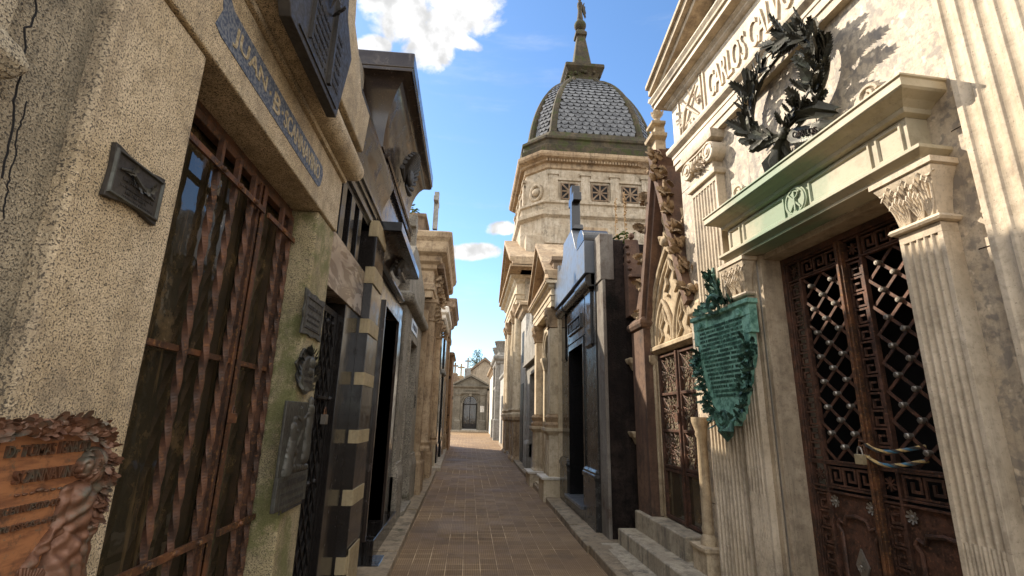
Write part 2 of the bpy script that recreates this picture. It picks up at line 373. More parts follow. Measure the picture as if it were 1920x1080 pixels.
# green-stained lintel marble: copper run-off colours the middle of the stone
t = NT('copper_stained_marble'); base = t.mix(t.ramp(t.noise(2, 5, .6), .35, .65), (.42,.355,.245), (.52,.45,.325))
sp = t.sep(); d = t.math('ABSOLUTE', t.math('ADD', sp[1], .16)); nz_ = t.noise(3.2, 5, .65)
k = t.ramp(t.math('ADD', d, t.math('MULTIPLY', nz_, .9)), .58, 1.12, .80, .06)
c = t.mix(k, base, (.115,.225,.135)); c = t.mix(t.ramp(t.noise(3, 7, .75), .52, .70, 0, .55), c, (.20,.165,.105)); c = t.mix(t.ramp(t.noise(60, 4, .7), .58, .72, 0, .4), c, (.16,.15,.10))
M['green_marble'] = t.fin(c, .6, t.noise(35, 4), .2, .005)
# paving: small ribbed tiles with thin pale joints
t = NT('paving_tiles'); W = t.wpos(); sx = t.sep(W)
TS = .182
fx = t.math('FRACT', t.math('DIVIDE', t.math('ADD', sx[0], 10), TS)); fy = t.math('FRACT', t.math('DIVIDE', t.math('ADD', sx[1], 10), TS*1.08))
ex = t.math('MINIMUM', fx, t.math('SUBTRACT', 1, fx)); ey = t.math('MINIMUM', fy, t.math('SUBTRACT', 1, fy))
jm = t.math('MINIMUM', ex, ey); joint = t.ramp(jm, .012, .03, 1, 0)
br = t.noise(1.1, 5, .7, W); vis = t.ramp(br, .47, .62)
rx = t.math('SINE', t.math('MULTIPLY', sx[0], 2*math.pi/(TS/8))); ry = t.math('SINE', t.math('MULTIPLY', sx[1], 2*math.pi/(TS*1.08/5)))
rib = t.math('MULTIPLY', t.ramp(rx, -.2, .6), t.ramp(ry, -.7, .1))
c = t.mix(t.ramp(t.noise(.8, 5, .65, W), .35, .65), (.26,.168,.085), (.38,.26,.14))
tile = t.n.new('ShaderNodeTexWhiteNoise'); tile.noise_dimensions = '2D'
cb = t.n.new('ShaderNodeCombineXYZ'); t.L(t.math('FLOOR', t.math('DIVIDE', t.math('ADD', sx[0], 10), TS)), cb.inputs[0]); t.L(t.math('FLOOR', t.math('DIVIDE', t.math('ADD', sx[1], 10), TS*1.08)), cb.inputs[1]); t.L(cb.outputs[0], tile.inputs['Vector'])
c = t.mix(t.ramp(tile.outputs[0], 0, 1, 0, .4), c, (.13,.082,.044))
c = t.mix(t.math('MULTIPLY', t.math('SUBTRACT', 1, rib), .5), c, (.11,.062,.034))
c = t.mix(t.math('MULTIPLY', joint, t.math('ADD', .12, t.math('MULTIPLY', vis, .85))), c, (.62,.46,.28))
c = t.mix(t.ramp(t.noise(5, 6, .75, W), .56, .76, 0, .5), c, (.11,.070,.042)); c = t.mix(t.ramp(t.noise(.9, 7, .75, W), .54, .66, 0, .5), c, (.12,.085,.052)); c = t.mix(t.ramp(t.noise(26, 3, .7, W), .66, .74, 0, .6), c, (.42,.32,.20))
M['paving'] = t.fin(c, t.ramp(br, .3, .7, .55, .8), t.math('SUBTRACT', rib, t.math('MULTIPLY', joint, .6)), .35, .004, 0, .25)
M['kerb'] = m_stone('kerb_stone', (.28,.215,.14), (.38,.30,.205), (.17,.13,.085), stain=(.06,.055,.035), stain_amt=.8, moss=((.06,.065,.02), .60, .5), bump=.4)
M['kerb_pale'] = m_stone('pale_kerb_stone', (.40,.33,.24), (.52,.45,.34), (.28,.22,.16), stain=(.12,.095,.065), stain_amt=.7, bump=.4)
M['earth'] = m_stone('packed_earth', (.13,.10,.07), (.19,.15,.11), (.08,.06,.04), bump=.5)
M['blocks'] = m_stone('brick_wall', (.25,.11,.06), (.36,.2,.12), (.15,.07,.04), sc=3, bump=.8)
# ================================================================== setting
def sheet(name, pts, m, kind='structure'):
    me = bpy.data.meshes.new(name); me.from_pydata(pts, [], [tuple(range(4*i, 4*i+4)) for i in range(len(pts)//4)]); me.materials.append(m); me.update()
    o = bpy.data.objects.new(name, me); COL.objects.link(o); o['kind'] = kind; return o
G = []
ys = [-6, 0, 44, 400]
gp = []
for a, b in zip(ys[:-1], ys[1:]):
    za, zb = min(gz(a), .6)-.012, min(gz(b), .6)-.012
    gp += [(-300, a, za), (300, a, za), (300, b, zb), (-300, b, zb)]
gp += [(-300, -400, -.012), (300, -400, -.012), (300, -6, -.012), (-300, -6, -.012)]
sheet('ground', gp, M['earth'])
sheet('path', [(-1.1, -4, 0), (2.4, -4, 0), (2.4, 0, 0), (-1.1, 0, 0), (-1.1, 0, 0), (2.4, 0, 0), (2.4, 36, gz(36)), (-1.1, 36, gz(36)),
               (-30, 36, gz(36)), (30, 36, gz(36)), (30, 41.7, gz(41.7)), (-30, 41.7, gz(41.7))], M['paving'])
def kerb(segs, m, side):
    for (y0, x0, y1, x1, xb) in segs:          # edge x0 at y0 to x1 at y1, back at xb
        b = MB(); h = .085
        n = max(1, round((y1-y0)/1.15))
        for i in range(n):
            a, c = i/n, (i+1)/n
            ya, yc = y0+(y1-y0)*a+.004, y0+(y1-y0)*c-.004; j = random.uniform(-.006, .006); hj = h+random.uniform(-.008, .008)
            xa, xc = x0+(x1-x0)*a+j, x0+(x1-x0)*c+j
            b.add([(xa,ya,gz(ya)-.1),(xb,ya,gz(ya)-.1),(xb,yc,gz(yc)-.1),(xc,yc,gz(yc)-.1),(xa,ya,gz(ya)+hj),(xb,ya,gz(ya)+hj),(xb,yc,gz(yc)+hj),(xc,yc,gz(yc)+hj)],
                  [(0,3,2,1),(4,5,6,7),(0,1,5,4),(1,2,6,5),(2,3,7,6),(3,0,4,7)])
        o = b.build('kerb', m, None, (0,0,0), .012); o['kind'] = 'structure'
kerb([(-1, -.64, 14.4, -.79, -1.15)], M['kerb'], 0)
kerb([(14.4, -.70, 22.4, -.86, -1.15)], M['kerb_pale'], 0)
kerb([(6.35, 1.47, 26.5, 1.60, 1.95), (-1, 1.50, 6.35, 1.50, 1.75)], M['kerb'], 1)

# ================================================================== LEFT ROW
FL = Frame(-1.0, 0, 0)
p = FL.p
# ---- near granite mausoleum
T = Thing(FL, 'mausoleum', 'rough speckled granite tomb with rusty barred door and blue name band', 'mausoleum', u=2.3, w=0)
b = MB(); b.box(-.62, 0, 1.2, 1.612, 0, 2.846); T.part('pier', b, M['granite'], .012)
b = MB(); b.box(-.62, -.045, .965, 1.2, 0, 2.846); b.box(-.5, -.028, .90, 1.2, 1.2, 1.206)
T.part('wall', b, M['granite_old'], .01, label='greyer recessed granite strip beside the pier')
b = MB(); b.stack(-.6, .0, -.5, .96, [(0, 0), (0, 2.25), (.02, 2.27), (.035, 2.30), (.02, 2.34), (0, 2.36), (0, 2.60), (.03, 2.64), (.03, 2.846)])
T.part('pier', b, M['granite_old'], .008)
# crack running down the old granite
cr = MB()
def jit(ps):
    o = []
    for (x0, y0), (x1, y1) in zip(ps[:-1], ps[1:]):
        for k in range(4): o.append((x0+(x1-x0)*k/4+random.uniform(-2.2, 2.2), y0+(y1-y0)*k/4))
    return o
pts = [(64,-20), (66,20), (58,48), (46,52), (47,90), (40,130), (31,160), (24,200), (22,245), (10,300), (2,345)]
cr.tube([(.001,)+p(x, y, 0) for x, y in jit(pts)], .0022, 5)
pts = [(50,190), (46,215), (34,240), (30,262), (26,300), (18,325), (14,350), (9,380), (3,420)]
cr.tube([(-.044 if 0 else .001,)+p(x, y, 0) for x, y in jit(pts)], .0016, 5)
T.part('crack', cr, M['dark'])
b = MB(); b.box(-.62, 0, 3.0, 3.37, 0, 2.846); b.box(-.6, .0, 3.0, 3.372, 0, .45)
T.part('pier', b, M['granite_moss'], .012)
# lintel with bead and roll
b = MB(); b.stack(-.62, .016, -.5, 3.372, [(0, 2.85), (0, 3.235)])
T.part('lintel', b, M['granite'], .008)
b = MB()
roll = [(0, 3.238), (.022, 3.24), (.028, 3.262), (.018, 3.272)] + [(.045+.075*math.sin(math.pi*k/10), 3.375-.095*math.cos(math.pi*k/10)) for k in range(0, 11)] + [(.05, 3.475), (.05, 3.498)]
b.stack(-.6, .012, -.5, 3.37, roll)
T.part('roll_moulding', b, M['granite'], 0, True)
# parapet block above, slanting outwards at its end
b = MB(); poly = [(-.5, 3.50), (3.40, 3.50)]
q1 = p(694, 217, .13); q2 = p(679, 172, .13); q3 = p(674, 105, .13); q4 = p(667, 45, .13)
poly += [q1, q2, q3, q4, (q4[0]-.12, 4.75), (q4[0]-.5, 5.05), (-.5, 5.05)]
b.prism(poly, -1.2, .13)
T.part('parapet', b, M['granite'], .012)
b = MB(); b.box(-2.9, -.622, -.5, 3.36, 0, 3.2); b.box(-2.9, -.55, -.5, 3.36, 3.22, 4.2); T.part('wall', b, M['grey'], 0, label='plain grey body of the tomb behind the granite front')
# blue painted band and gilt lettering
zb0, zb1 = 2.955, 3.125
b = MB(); uA, uB = 1.585, 2.93
b.prism([(uA, zb0+.02), (uA+.05, zb0+.005), (uB-.06, zb0), (uB-.02, zb0+.03), (uB, zb1-.06), (uB-.03, zb1-.015), (uA+.1, zb1), (uA+.05, zb1+.03), (uA+.015, zb1-.02), (uA+.03, zb1-.06)], .013, .0185)
T.part('name_band', b, M['blue'])
b = MB(); b.text('JUAN', 1.71, 2.03, zb0+.035, .095, .0165, .005); b.text('B', 2.12, 2.20, zb0+.035, .095, .0165, .005); b.text('SCANNAVINO', 2.26, 2.86, zb0+.035, .095, .0165, .005)
b.disc(.0165, .0215, 2.075, zb0+.085, .01, 8); b.disc(.0165, .0215, 2.232, zb0+.085, .01, 8)
T.part('lettering', b, M['gilt'])
# door recess: soffit darkness comes from the real recess, the inner wall's from near-black colour
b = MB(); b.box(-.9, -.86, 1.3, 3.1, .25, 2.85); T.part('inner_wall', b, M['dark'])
b = MB(); b.box(-.62, .05, 1.615, 2.995, 0, .30); T.part('threshold', b, M['granite'], .01)
def iron_frame(mb, u0, u1, z0, z1, w, t=.03, d=.04):
    mb.box(w-d/2, w+d/2, u0, u0+t, z0, z1); mb.box(w-d/2, w+d/2, u1-t, u1, z0, z1)
    mb.box(w-d/2+.001, w+d/2-.001, u0+t, u1-t, z0, z0+t); mb.box(w-d/2+.001, w+d/2-.001, u0+t, u1-t, z1-t, z1)
def twisted(mb, u, z0, z1, w, r=.0135, pitch=.22, tz=None):
    # square bar twisted below tz, straight above
    n = int((z1-z0)/.0125); vs = []; fs = []
    for i in range(n+1):
        z = z0+(z1-z0)*i/n; a = 2*math.pi*max(0, ((tz or z1)-z))/pitch/2
        for k in range(4):
            t_ = a+math.pi/4+k*math.pi/2; rr = r*1.25
            vs.append((w+rr*math.cos(t_), u+rr*math.sin(t_), z))
    for i in range(n):
        for k in range(4):
            j = (k+1) % 4; fs.append((i*4+k, i*4+j, i*4+4+j, i*4+4+k))
    fs += [(0,1,2,3)[::-1], tuple(n*4+k for k in range(4))]
    mb.add(vs, fs)
dw = -.17
b = MB(); iron_frame(b, 1.58, 3.03, .3, 2.85, dw-.02, .045, .05)
T.part('door_frame', b, M['iron'], .003)
zt = p(420, 340, dw)[1]; zmid = p(292, 645, dw)[1]; zlow = p(205, 1080, dw)[1]
uc = p(455, 540, dw)[0]
for (ua, ub, us, inner) in ((1.63, uc, [p(350, 540, dw)[0], p(392, 540, dw)[0], p(430, 540, dw)[0]], 1), (uc+.03, 2.985, [p(497, 540, dw)[0]], 0)):
    fr_ = MB(); iron_frame(fr_, ua, ub, .34, 2.80, dw, .038, .045); d_ = T.part('door', fr_, M['iron'], .003, label='wider barred leaf' if inner else 'narrow barred leaf')
    og = MB(); og.box(dw+.0235, dw+.030, ub-.044, ub-.038, .36, 2.78); og.box(dw+.0235, dw+.030, ub-.004, ub+.002, .36, 2.78); T.part('edge_strip', og, M['iron_light'], parent=d_)
    g = MB(); g.box(dw-.045, dw-.038, ua+.03, ub-.03, .36, 2.78); T.part('glass', g, M['glass'], parent=d_)
    bb = MB()
    for u_ in us: twisted(bb, u_, .38, 2.77, dw+.032, tz=zt-.06)
    if not inner: twisted(bb, us[0]+.15, .38, 2.77, dw+.032, tz=zt-.06)
    T.part('bar', bb, M['iron'], parent=d_, label='twisted square bars')
    cb_ = MB()
    for z_ in (zt, zlow, zlow-.33): cb_.box(dw+.045, dw+.057, ua+.01, ub-.01, z_-.014, z_+.014)
    for z_ in (zt, zlow, zlow-.33):
        for u_ in us:
            cb_.ball((dw+.058, u_, z_), .013, 6); cb_.ball((dw+.055, u_-.018, z_), .009, 5); cb_.ball((dw+.055, u_+.018, z_), .009, 5)
    cb_.box(dw-.005, dw+.02, ua+.038, ub-.038, zmid-.012, zmid+.012)
    T.part('crossbar', cb_, M['iron_light'], parent=d_)
b = MB(); b.box(dw+.02, dw+.034, uc-.004, uc+.022, .36, 2.78); T.part('cover_strip', b, M['iron_light'])
# dusty cobwebs / rust drips omitted; small lock
def padlock(fr, pos, s, label, m_body, m_sh, tilt=0):
    t_ = Thing(fr, 'padlock', label, 'padlock', u=pos[1], w=pos[0], z=pos[2])
    b_ = MB(); w_, u_, z_ = pos
    b_.stack(w_-.011*s, w_+.011*s, u_-.022*s, u_+.022*s, [(-.003, z_-.045*s), (0, z_-.042*s), (0, z_-.003*s), (-.003, z_)]); t_.part('body', b_, m_body)
    b_ = MB(); b_.tube([(w_, u_+.014*s*math.cos(a), z_-.002*s+.03*s*math.sin(a)*1.15) for a in [math.pi*k/10 for k in range(11)]], .0035*s, 6); t_.part('shackle', b_, m_sh, 0, True)
    return t_
u_, z_ = p(437, 775, dw+.07)
padlock(FL, (dw+.07, u_, z_), 1.0, 'small rusty padlock on the barred door of the granite tomb', M['iron_light'], M['iron'])

# ---- relief tools
def sstep(a, b_, x):
    t_ = max(0, min(1, (x-a)/(b_-a))); return t_*t_*(3-2*t_)
def capsule(u, z, a, b_, r):                     # rounded limb height
    ax, az = a; bx, bz = b_; dx, dz = bx-ax, bz-az; L2 = dx*dx+dz*dz or 1e-9
    k = max(0, min(1, ((u-ax)*dx+(z-az)*dz)/L2)); r0 = r[0]+(r[1]-r[0])*k if isinstance(r, tuple) else r
    d2 = (u-ax-k*dx)**2+(z-az-k*dz)**2
    return math.sqrt(max(0, r0*r0-d2))
def fake_lines(mb, u0, u1, z, h, w, dp, seed=0, wmin=.5, wmax=1.1):   # worn illegible raised lettering
    rnd = random.Random(seed); u = u0
    while u < u1-h*.5:
        k = rnd.random(); cw = h*rnd.uniform(wmin, wmax)*.6
        if k < .14: u += h*.5; continue
        st = h*.17
        mb.box(w, w+dp, u, u+st, z, z+h)
        if k < .75: mb.box(w, w+dp*.9, u+cw-st, u+cw, z, z+h)
        if k < .4: mb.box(w, w+dp*.85, u, u+cw, z+h*.42, z+h*.58)
        elif k < .6: mb.box(w, w+dp*.85, u, u+cw, z+h*.83, z+h)
        elif k < .9: mb.box(w, w+dp*.85, u, u+cw, z, z+h*.17)
        u += cw+h*.22

# ---- dark bronze plaque on the near pier
c1, c2, c3, c4 = p(212, 264, .02), p(300, 332, .02), p(284, 410, .02), p(184, 350, .02)
u0, u1, z0, z1 = 1.285, 1.508, (c3[1]+c4[1])/2-.002, (c1[1]+c2[1])/2
P = Thing(FL, 'plaque', 'small dark bronze plaque with sprig relief on the near granite pier', 'plaque', u=(u0+u1)/2, z=z0)
b = MB(); n_ = []
for k in range(0, 13):
    f = k/12; n_.append((u0+(u1-u0)*f, z0-.010*math.cos(f*2*math.pi)*.8))
for k in range(0, 7): f = k/6; n_.append((u1-.006*math.sin(f*math.pi), z0+(z1-z0)*f))
for k in range(0, 13): f = 1-k/12; n_.append((u0+(u1-u0)*f, z1+.008*math.cos(f*2*math.pi)))
for k in range(1, 6): f = 1-k/6; n_.append((u0+.006*math.sin(f*math.pi), z0+(z1-z0)*f))
b.prism(n_, .001, .016); P.part('backing', b, M['bronze_dark'], .002)
b = MB(); b.rings(.016, u0+.004, u1-.004, z0+.004, z1-.004, [(0, 0), (.003, .007), (.008, .007), (.011, -.001)])
b.tube([(.02, u0+.03, z1-.055), (.024, u0+.07, z1-.045), (.022, u0+.11, z1-.062), (.02, u0+.155, z1-.075), (.018, u0+.19, z1-.08)], [.003, .006, .006, .005, .002], 6)
for k in range(11):
    a = k*.9; b.leaf((.018, u0+.045+k*.013, z1-.05-.002*k), (.15, math.cos(a)*.9+.3, math.sin(a)*.8), (1, 0, 0), .035, .016, .25, 2)
P.part('sprig', b, M['bronze_plaque'], 0, True)
b = MB(); fake_lines(b, u0+.05, u1-.02, z0+.062, .011, .0155, .004, 3); fake_lines(b, u0+.045, u1-.03, z0+.044, .008, .0155, .003, 4); fake_lines(b, u0+.07, u0+.17, z0+.03, .009, .0155, .003, 5); fake_lines(b, u0+.06, u1-.03, z0+.015, .007, .0155, .003, 6)
P.part('lettering', b, M['bronze_dark'])

# ---- copper plaque with mourning woman (lower left)
pw = .035
ul, _ = p(0, 800, pw); ur, zt2 = p(232, 800, pw); ztop = p(150, 750, pw)[1]
u0, u1 = ul-.10, ur; z1 = ztop; z0 = z1-.62
H = z1-z0; Wd = u1-u0
P = Thing(FL, 'plaque', 'large worn copper plaque with garland and mourning woman, low on the granite pier', 'plaque', u=(u0+u1)/2, z=z0)
def topz(u): f = (u-u0)/Wd; return z1-.05-.10*max(0, (f-.72)/.28)**2-.07*max(0, (.3-f)/.3)**2
b = MB(); b.relief(u0, u1, z0, z1, lambda u, z: .010+.0012*math.sin(z*900)*noise.noise(Vector((u*20, z*30, 1))), 60, 60, 0, lambda u, z: z < topz(u))
P.part('backing', b, M['copper'], 0, True)
def trow(mb, s, xa, xb, ya, yb, h, dp=.009):
    ua, za = p(xa, ya, .018); ub, zb_ = p(xb, yb, .018); z = (za+zb_)/2; mb.text(s, ua, ub, z, h, .009, dp)
b = MB()
for row in ((('Dr TOMAS', 12, 104, 862, 850, .026), ('IGNACIO', 112, 168, 850, 846, .028)), (('SCANNAVINO', 26, 144, 908, 893, .028, .011),), (('SIEMPRE EN NUESTRO CORAZON', -34, 148, 974, 942, .016, .007),), (('TU ESPOSA e HIJOS', -4, 126, 1004, 978, .017, .007),)):
    b = MB()
    for r_ in row: trow(b, *r_)
    P.part('lettering', b, M['copper_dark'], 0, True)
b = MB()
z_ = p(80, 922, .02)[1]; ua = p(38, 0, 0)[0]
u_a, u_b = p(40, 925, .02)[0], p(118, 915, .02)[0]
for k in range(7): b.ball((.013, u_a+(u_b-u_a)*k/6, z_+(.004 if k == 3 else 0)), .006 if k == 3 else .0038, 6, (1, 1.9, .8))
P.part('ornament', b, M['copper_dark'], 0, True)
b = MB(); rnd = random.Random(5)
for k in range(260):                                # laurel garland over the top and down the right side
    f = k/260
    if f < .66: u_ = u0+Wd*(f/.66)*.93; z_ = topz(u_)-.016+rnd.uniform(-.014, .014); a = 1.0 if rnd.random() < .6 else -.5
    else: g_ = (f-.66)/.34; u_ = u1-.028+rnd.uniform(-.014, .012); z_ = topz(u1-.02)-.01-g_*.17; a = -1.3
    b.leaf((.014+rnd.uniform(0, .012), u_, z_), (.35, math.cos(a)*rnd.uniform(.4, 1), math.sin(a)*.6+rnd.uniform(-.5, .6)), (1, rnd.uniform(-.5, .5), rnd.uniform(-.5, .5)), rnd.uniform(.026, .042), rnd.uniform(.011, .019), .35, 1, .3, .95)
for k in range(26):
    f = rnd.random(); u_ = u0+Wd*(.15+.75*f); b.ball((.03, u_, topz(u_)-.014+rnd.uniform(-.01, .01)), rnd.uniform(.008, .014), 6)
P.part('garland', b, M['copper_dark'], 0, True)
# the woman: one continuous relief surface
hu, hz = p(192, 868, .05)
def fig(u, z):
    x = (u-hu); y = (z-hz)                          # metres from the head centre
    h = 0
    def mx(v, h_, base=0): return max(h_, v+base) if v > 0 else h_
    h = mx(capsule(x, y, (-.01, -.09), (.0, -.21), (.052, .044)), h, -.004)         # trunk
    h = mx(capsule(x, y, (-.045, -.072), (.050, -.062), (.026, .032)), h, .002)      # shoulders
    h = mx(capsule(x, y, (.056, -.07), (.054, -.16), (.024, .019)), h, .012)         # upper arm
    h = mx(capsule(x, y, (.054, -.16), (-.01, -.215), (.018, .012)), h, .020)        # forearm
    h = mx(capsule(x, y, (-.048, -.08), (-.058, -.15), (.019, .016)), h, .008)
    h = mx(capsule(x, y, (-.058, -.15), (-.13, -.225), (.016, .010)), h, .012)
    h = mx(capsule(x, y, (-.015, -.20), (-.045, -.40), (.060, .090)), h, -.010)      # skirt
    h = mx(capsule(x, y, (.03, -.20), (.03, -.40), (.04, .060)), h, -.004)
    if h > 0:
        q = x*math.cos(.25)+y*math.sin(.25)
        h += .006*math.sin(q*150+2.5*noise.noise(Vector((x*18, y*9, 2))))*sstep(-.07, -.2, y)+.004*math.sin((x*.7-y)*150+2*noise.noise(Vector((x*22, y*22, 5))))*sstep(-.03, -.07, y)*sstep(-.26, -.18, y)
    h = mx(capsule(x, y, (.010, -.03), (.012, -.07), (.020, .024)), h, .004)         # neck
    v = capsule(x, y, (.010, .004), (.018, -.028), (.036, .030))                     # veil over the skull
    if v > 0: h = max(h, v+.012+.002*math.sin(math.atan2(y+.01, x-.012)*14))
    f = capsule(x, y, (-.018, -.004), (-.016, -.020), (.021, .017))                  # face
    f = max(f, capsule(x, y, (-.034, -.004), (-.041, -.014), (.005, .0065))*1.0+.008 if capsule(x, y, (-.034, -.004), (-.041, -.014), (.005, .0065)) > 0 else 0)
    if f > 0:
        f += .020-.008*math.exp(-((x+.027)**2+(y+.002)**2)/.00003)-.004*math.exp(-((x+.033)**2/.00006+(y+.0235)**2/.000008))+.004*math.exp(-((x+.032)**2+(y+.030)**2)/.00003)
        h = max(h if x > -.004 else 0, f)
    elif -.012 < x < .0 and -.03 < y < .03: h = min(h, .022)
    return max(.006, min(h, .075))
b = MB(); b.relief(hu-.17, hu+.105, hz-.42, hz+.06, fig, 130, 220, 0, lambda u, z: fig(u, z) > .0061)
o = P.part('figure', b, M['copper_dark'], 0, True, label='veiled woman in relief with bowed head')
b = MB()                                            # palm branch under her hand
for k in range(9):
    b.tube([(.02, hu-.06-.01*k, hz-.235+.003*k), (.034, hu-.14, hz-.262-.006*k), (.028, hu-.22, hz-.268-.014*k), (.018, hu-.30, hz-.30-.012*k)], [.004, .008, .008, .003], 6)
P.part('palm_branch', b, M['copper_dark'], 0, True)

# ---- black bronze plaque on the parapet
pw = .15
A_ = p(632, 220, .19); B_ = p(661, 112, .19); C_ = p(655, 70, .19); D_ = p(558, 48, .19)
z0 = A_[1]-.005; u1 = A_[0]+.02; u0 = u1-.98; z1 = z0+.95
P = Thing(FL, 'plaque', 'big black bronze plaque of two joined tablets high on the granite parapet', 'plaque', u=(u0+u1)/2, w=.13, z=z0)
ub = B_[0]; zb_ = B_[1]
b = MB(); b.prism([(D_[0]-.06, z0), (u1-.02, z0), (ub, zb_), (C_[0]-.05, zb_+.16), (C_[0]-.1, z1), (D_[0]-.25, z1), (D_[0]-.2, z0+.2)], .132, .185)
P.part('tablet', b, M['bronze_dark'], .004)
b = MB(); um = (D_[0]+u1)/2
b.box(.185, .192, D_[0]+.02, u1-.05, z0+.035, z0+.042); b.box(.185, .205, um+.1, um+.125, z0+.06, z1-.1); b.box(.185, .20, um-.2, um-.19, z0+.08, z0+.5)
for k in range(6):
    fake_lines(b, um-.16, um+.07, z0+.09+k*.05, .022, .185, .005, 20+k); fake_lines(b, um+.15, u1-.06, z0+.12+k*.06, .026, .185, .005, 30+k)
rnd = random.Random(9)
for k in range(22): b.leaf((.188, um-.2+rnd.uniform(-.1, .3), z0+.42+rnd.uniform(0, .35)), (.2, rnd.uniform(-1, 1), rnd.uniform(-1, 1)), (1, 0, 0), .11, .05, .25, 2)
P.part('relief', b, M['bronze_dark'], 0, False)

# ---- three plaques on the right pier
def pier_plaque(label, xa, ya, xb, yb, xc, yc, kind, seed):
    # left edge / right edge / bottom survey points
    (ua, za), (ub, zb_), (uc_, zc) = p(xa, ya, .02), p(xb, yb, .02), p(xc, yc, .02)
    u0, u1, z1, z0 = ua, ub, (za+zb_)/2, zc
    P = Thing(FL, 'plaque', label, 'plaque', u=(u0+u1)/2, z=z0)
    rnd = random.Random(seed); W_, H_ = u1-u0, z1-z0; b = MB()
    if kind == 'scroll':
        poly = []
        for k in range(40):
            a = 2*math.pi*k/40; c_, s_ = math.cos(a), math.sin(a); m_ = max(abs(c_), abs(s_)); q = 1+.045*math.cos(8*a)
            poly.append(((u0+u1)/2+W_/2*c_/m_*q, (z0+z1)/2+H_/2*s_/m_*q))
        b.prism(poly, .001, .014); P.part('backing', b, M['bronze_plaque'], .002)
        b = MB(); b.rings(.014, u0+.03, u1-.03, z0+.035, z1-.035, [(0, 0), (.002, .005), (.006, .005), (.009, 0)])
        fake_lines(b, u0+.06, u1-.05, z1-.10, .020, .0135, .004, seed+1)
        for k in range(3): fake_lines(b, u0+.06, u1-.06, z1-.15-.036*k, .013, .0135, .003, seed+2+k)
        P.part('lettering', b, M['bronze_dark'])
    elif kind == 'cartouche':
        poly = [((u0+u1)/2+W_*(.46+.05*math.sin(7*a_)+.03*math.sin(11*a_))*math.cos(a_), (z0+z1)/2+H_*(.46+.05*math.cos(6*a_))*math.sin(a_)) for a_ in [2*math.pi*k/48 for k in range(48)]]
        b.prism(poly, .001, .014); b.disc(.014, .026, (u0+u1)/2+.01, (z0+z1)/2-.03, W_*.32, 24, W_*.28); P.part('backing', b, M['bronze_plaque'], .003)
        b = MB()
        for k in range(70):
            a = 2*math.pi*rnd.random(); q = rnd.uniform(.34, .5)
            b.leaf((.014, (u0+u1)/2+W_*q*math.cos(a), (z0+z1)/2+H_*q*math.sin(a)), (.25, math.cos(a+1.2), math.sin(a+1.2)), (1, math.cos(a)*.4, math.sin(a)*.4), rnd.uniform(.03, .06), .026, .3, 2)
        b.ball((.02, (u0+u1)/2+.03, z1-.09), .036, 8, (.9, 1, 1.15)); b.ball((.015, (u0+u1)/2+.03, z1-.14), .042, 8, (.7, 1.2, .8))
        P.part('ornament', b, M['bronze_plaque'], 0, True)
        b = MB()
        for k in range(3): fake_lines(b, (u0+u1)/2-.07, (u0+u1)/2+.09, (z0+z1)/2-.01-.035*k, .016, .0255, .003, seed+k)
        P.part('lettering', b, M['bronze_dark'])
    else:
        zs = z0+H_*.30
        b.box(.001, .016, u0, u1-.07, z0, z1); b.box(.001, .024, u0-.006, u1+.004, z0, zs); P.part('backing', b, M['bronze_plaque'], .003)
        def f2(u, z):
            x = (u-u0)/W_; y = (z-zs)/(z1-zs); h = 0
            def g_(a_, b_, r): return capsule(x*W_, y*(z1-zs), (a_[0]*W_, a_[1]*(z1-zs)), (b_[0]*W_, b_[1]*(z1-zs)), r)
            for (a_, b_, r) in (((.84, 1.02), (.84, .98), .028), ((.84, .9), (.83, .82), (.04, .036)), ((.83, .8), (.80, .2), (.035, .045)), ((.80, .85), (.60, .72), .014), ((.6, .72), (.42, .78), .011),
                                ((.30, .74), (.30, .71), .024), ((.28, .64), (.26, .40), (.035, .032)), ((.30, .62), (.48, .58), .012), ((.26, .4), (.48, .28), (.032, .022)), ((.48, .28), (.50, .04), (.022, .02)), ((.26, .4), (.2, .05), (.04, .05)), ((.5, .9), (.64, .6), .018), ((.64, .6), (.52, .4), .016), ((.15, .1), (.95, .04), .02)):
                h = max(h, g_(a_, b_, r))
            return .014+h*.75+(.002*math.sin((x+.2*y)*70) if h > .012 else 0)
        b = MB(); b.relief(u0+.006, u1, zs+.002, z1+.05, f2, 60, 110, .012, lambda u, z: f2(u, z) > .016)
        P.part('figure', b, M['bronze_plaque'], 0, True, label='seated and standing mourners in relief')
        b = MB(); fake_lines(b, u0+.02, u1-.02, zs-.055, .030, .0235, .006, seed)
        for k in range(3): fake_lines(b, u0+.06, u1-.05, zs-.105-.042*k, .017, .0235, .004, seed+k+1)
        P.part('lettering', b, M['bronze_dark'])
pier_plaque('grey bronze plaque with scrolled edge, topmost of three on the mossy pier', 577, 550, 612, 560, 590, 634, 'scroll', 40)
pier_plaque('leafy cartouche plaque, middle of three on the mossy granite pier', 563, 650, 600, 655, 580, 735, 'cartouche', 50)
pier_plaque('tall bronze relief plaque of mourners, lowest on the mossy pier', 540, 758, 592, 750, 548, 946, 'tall', 60)
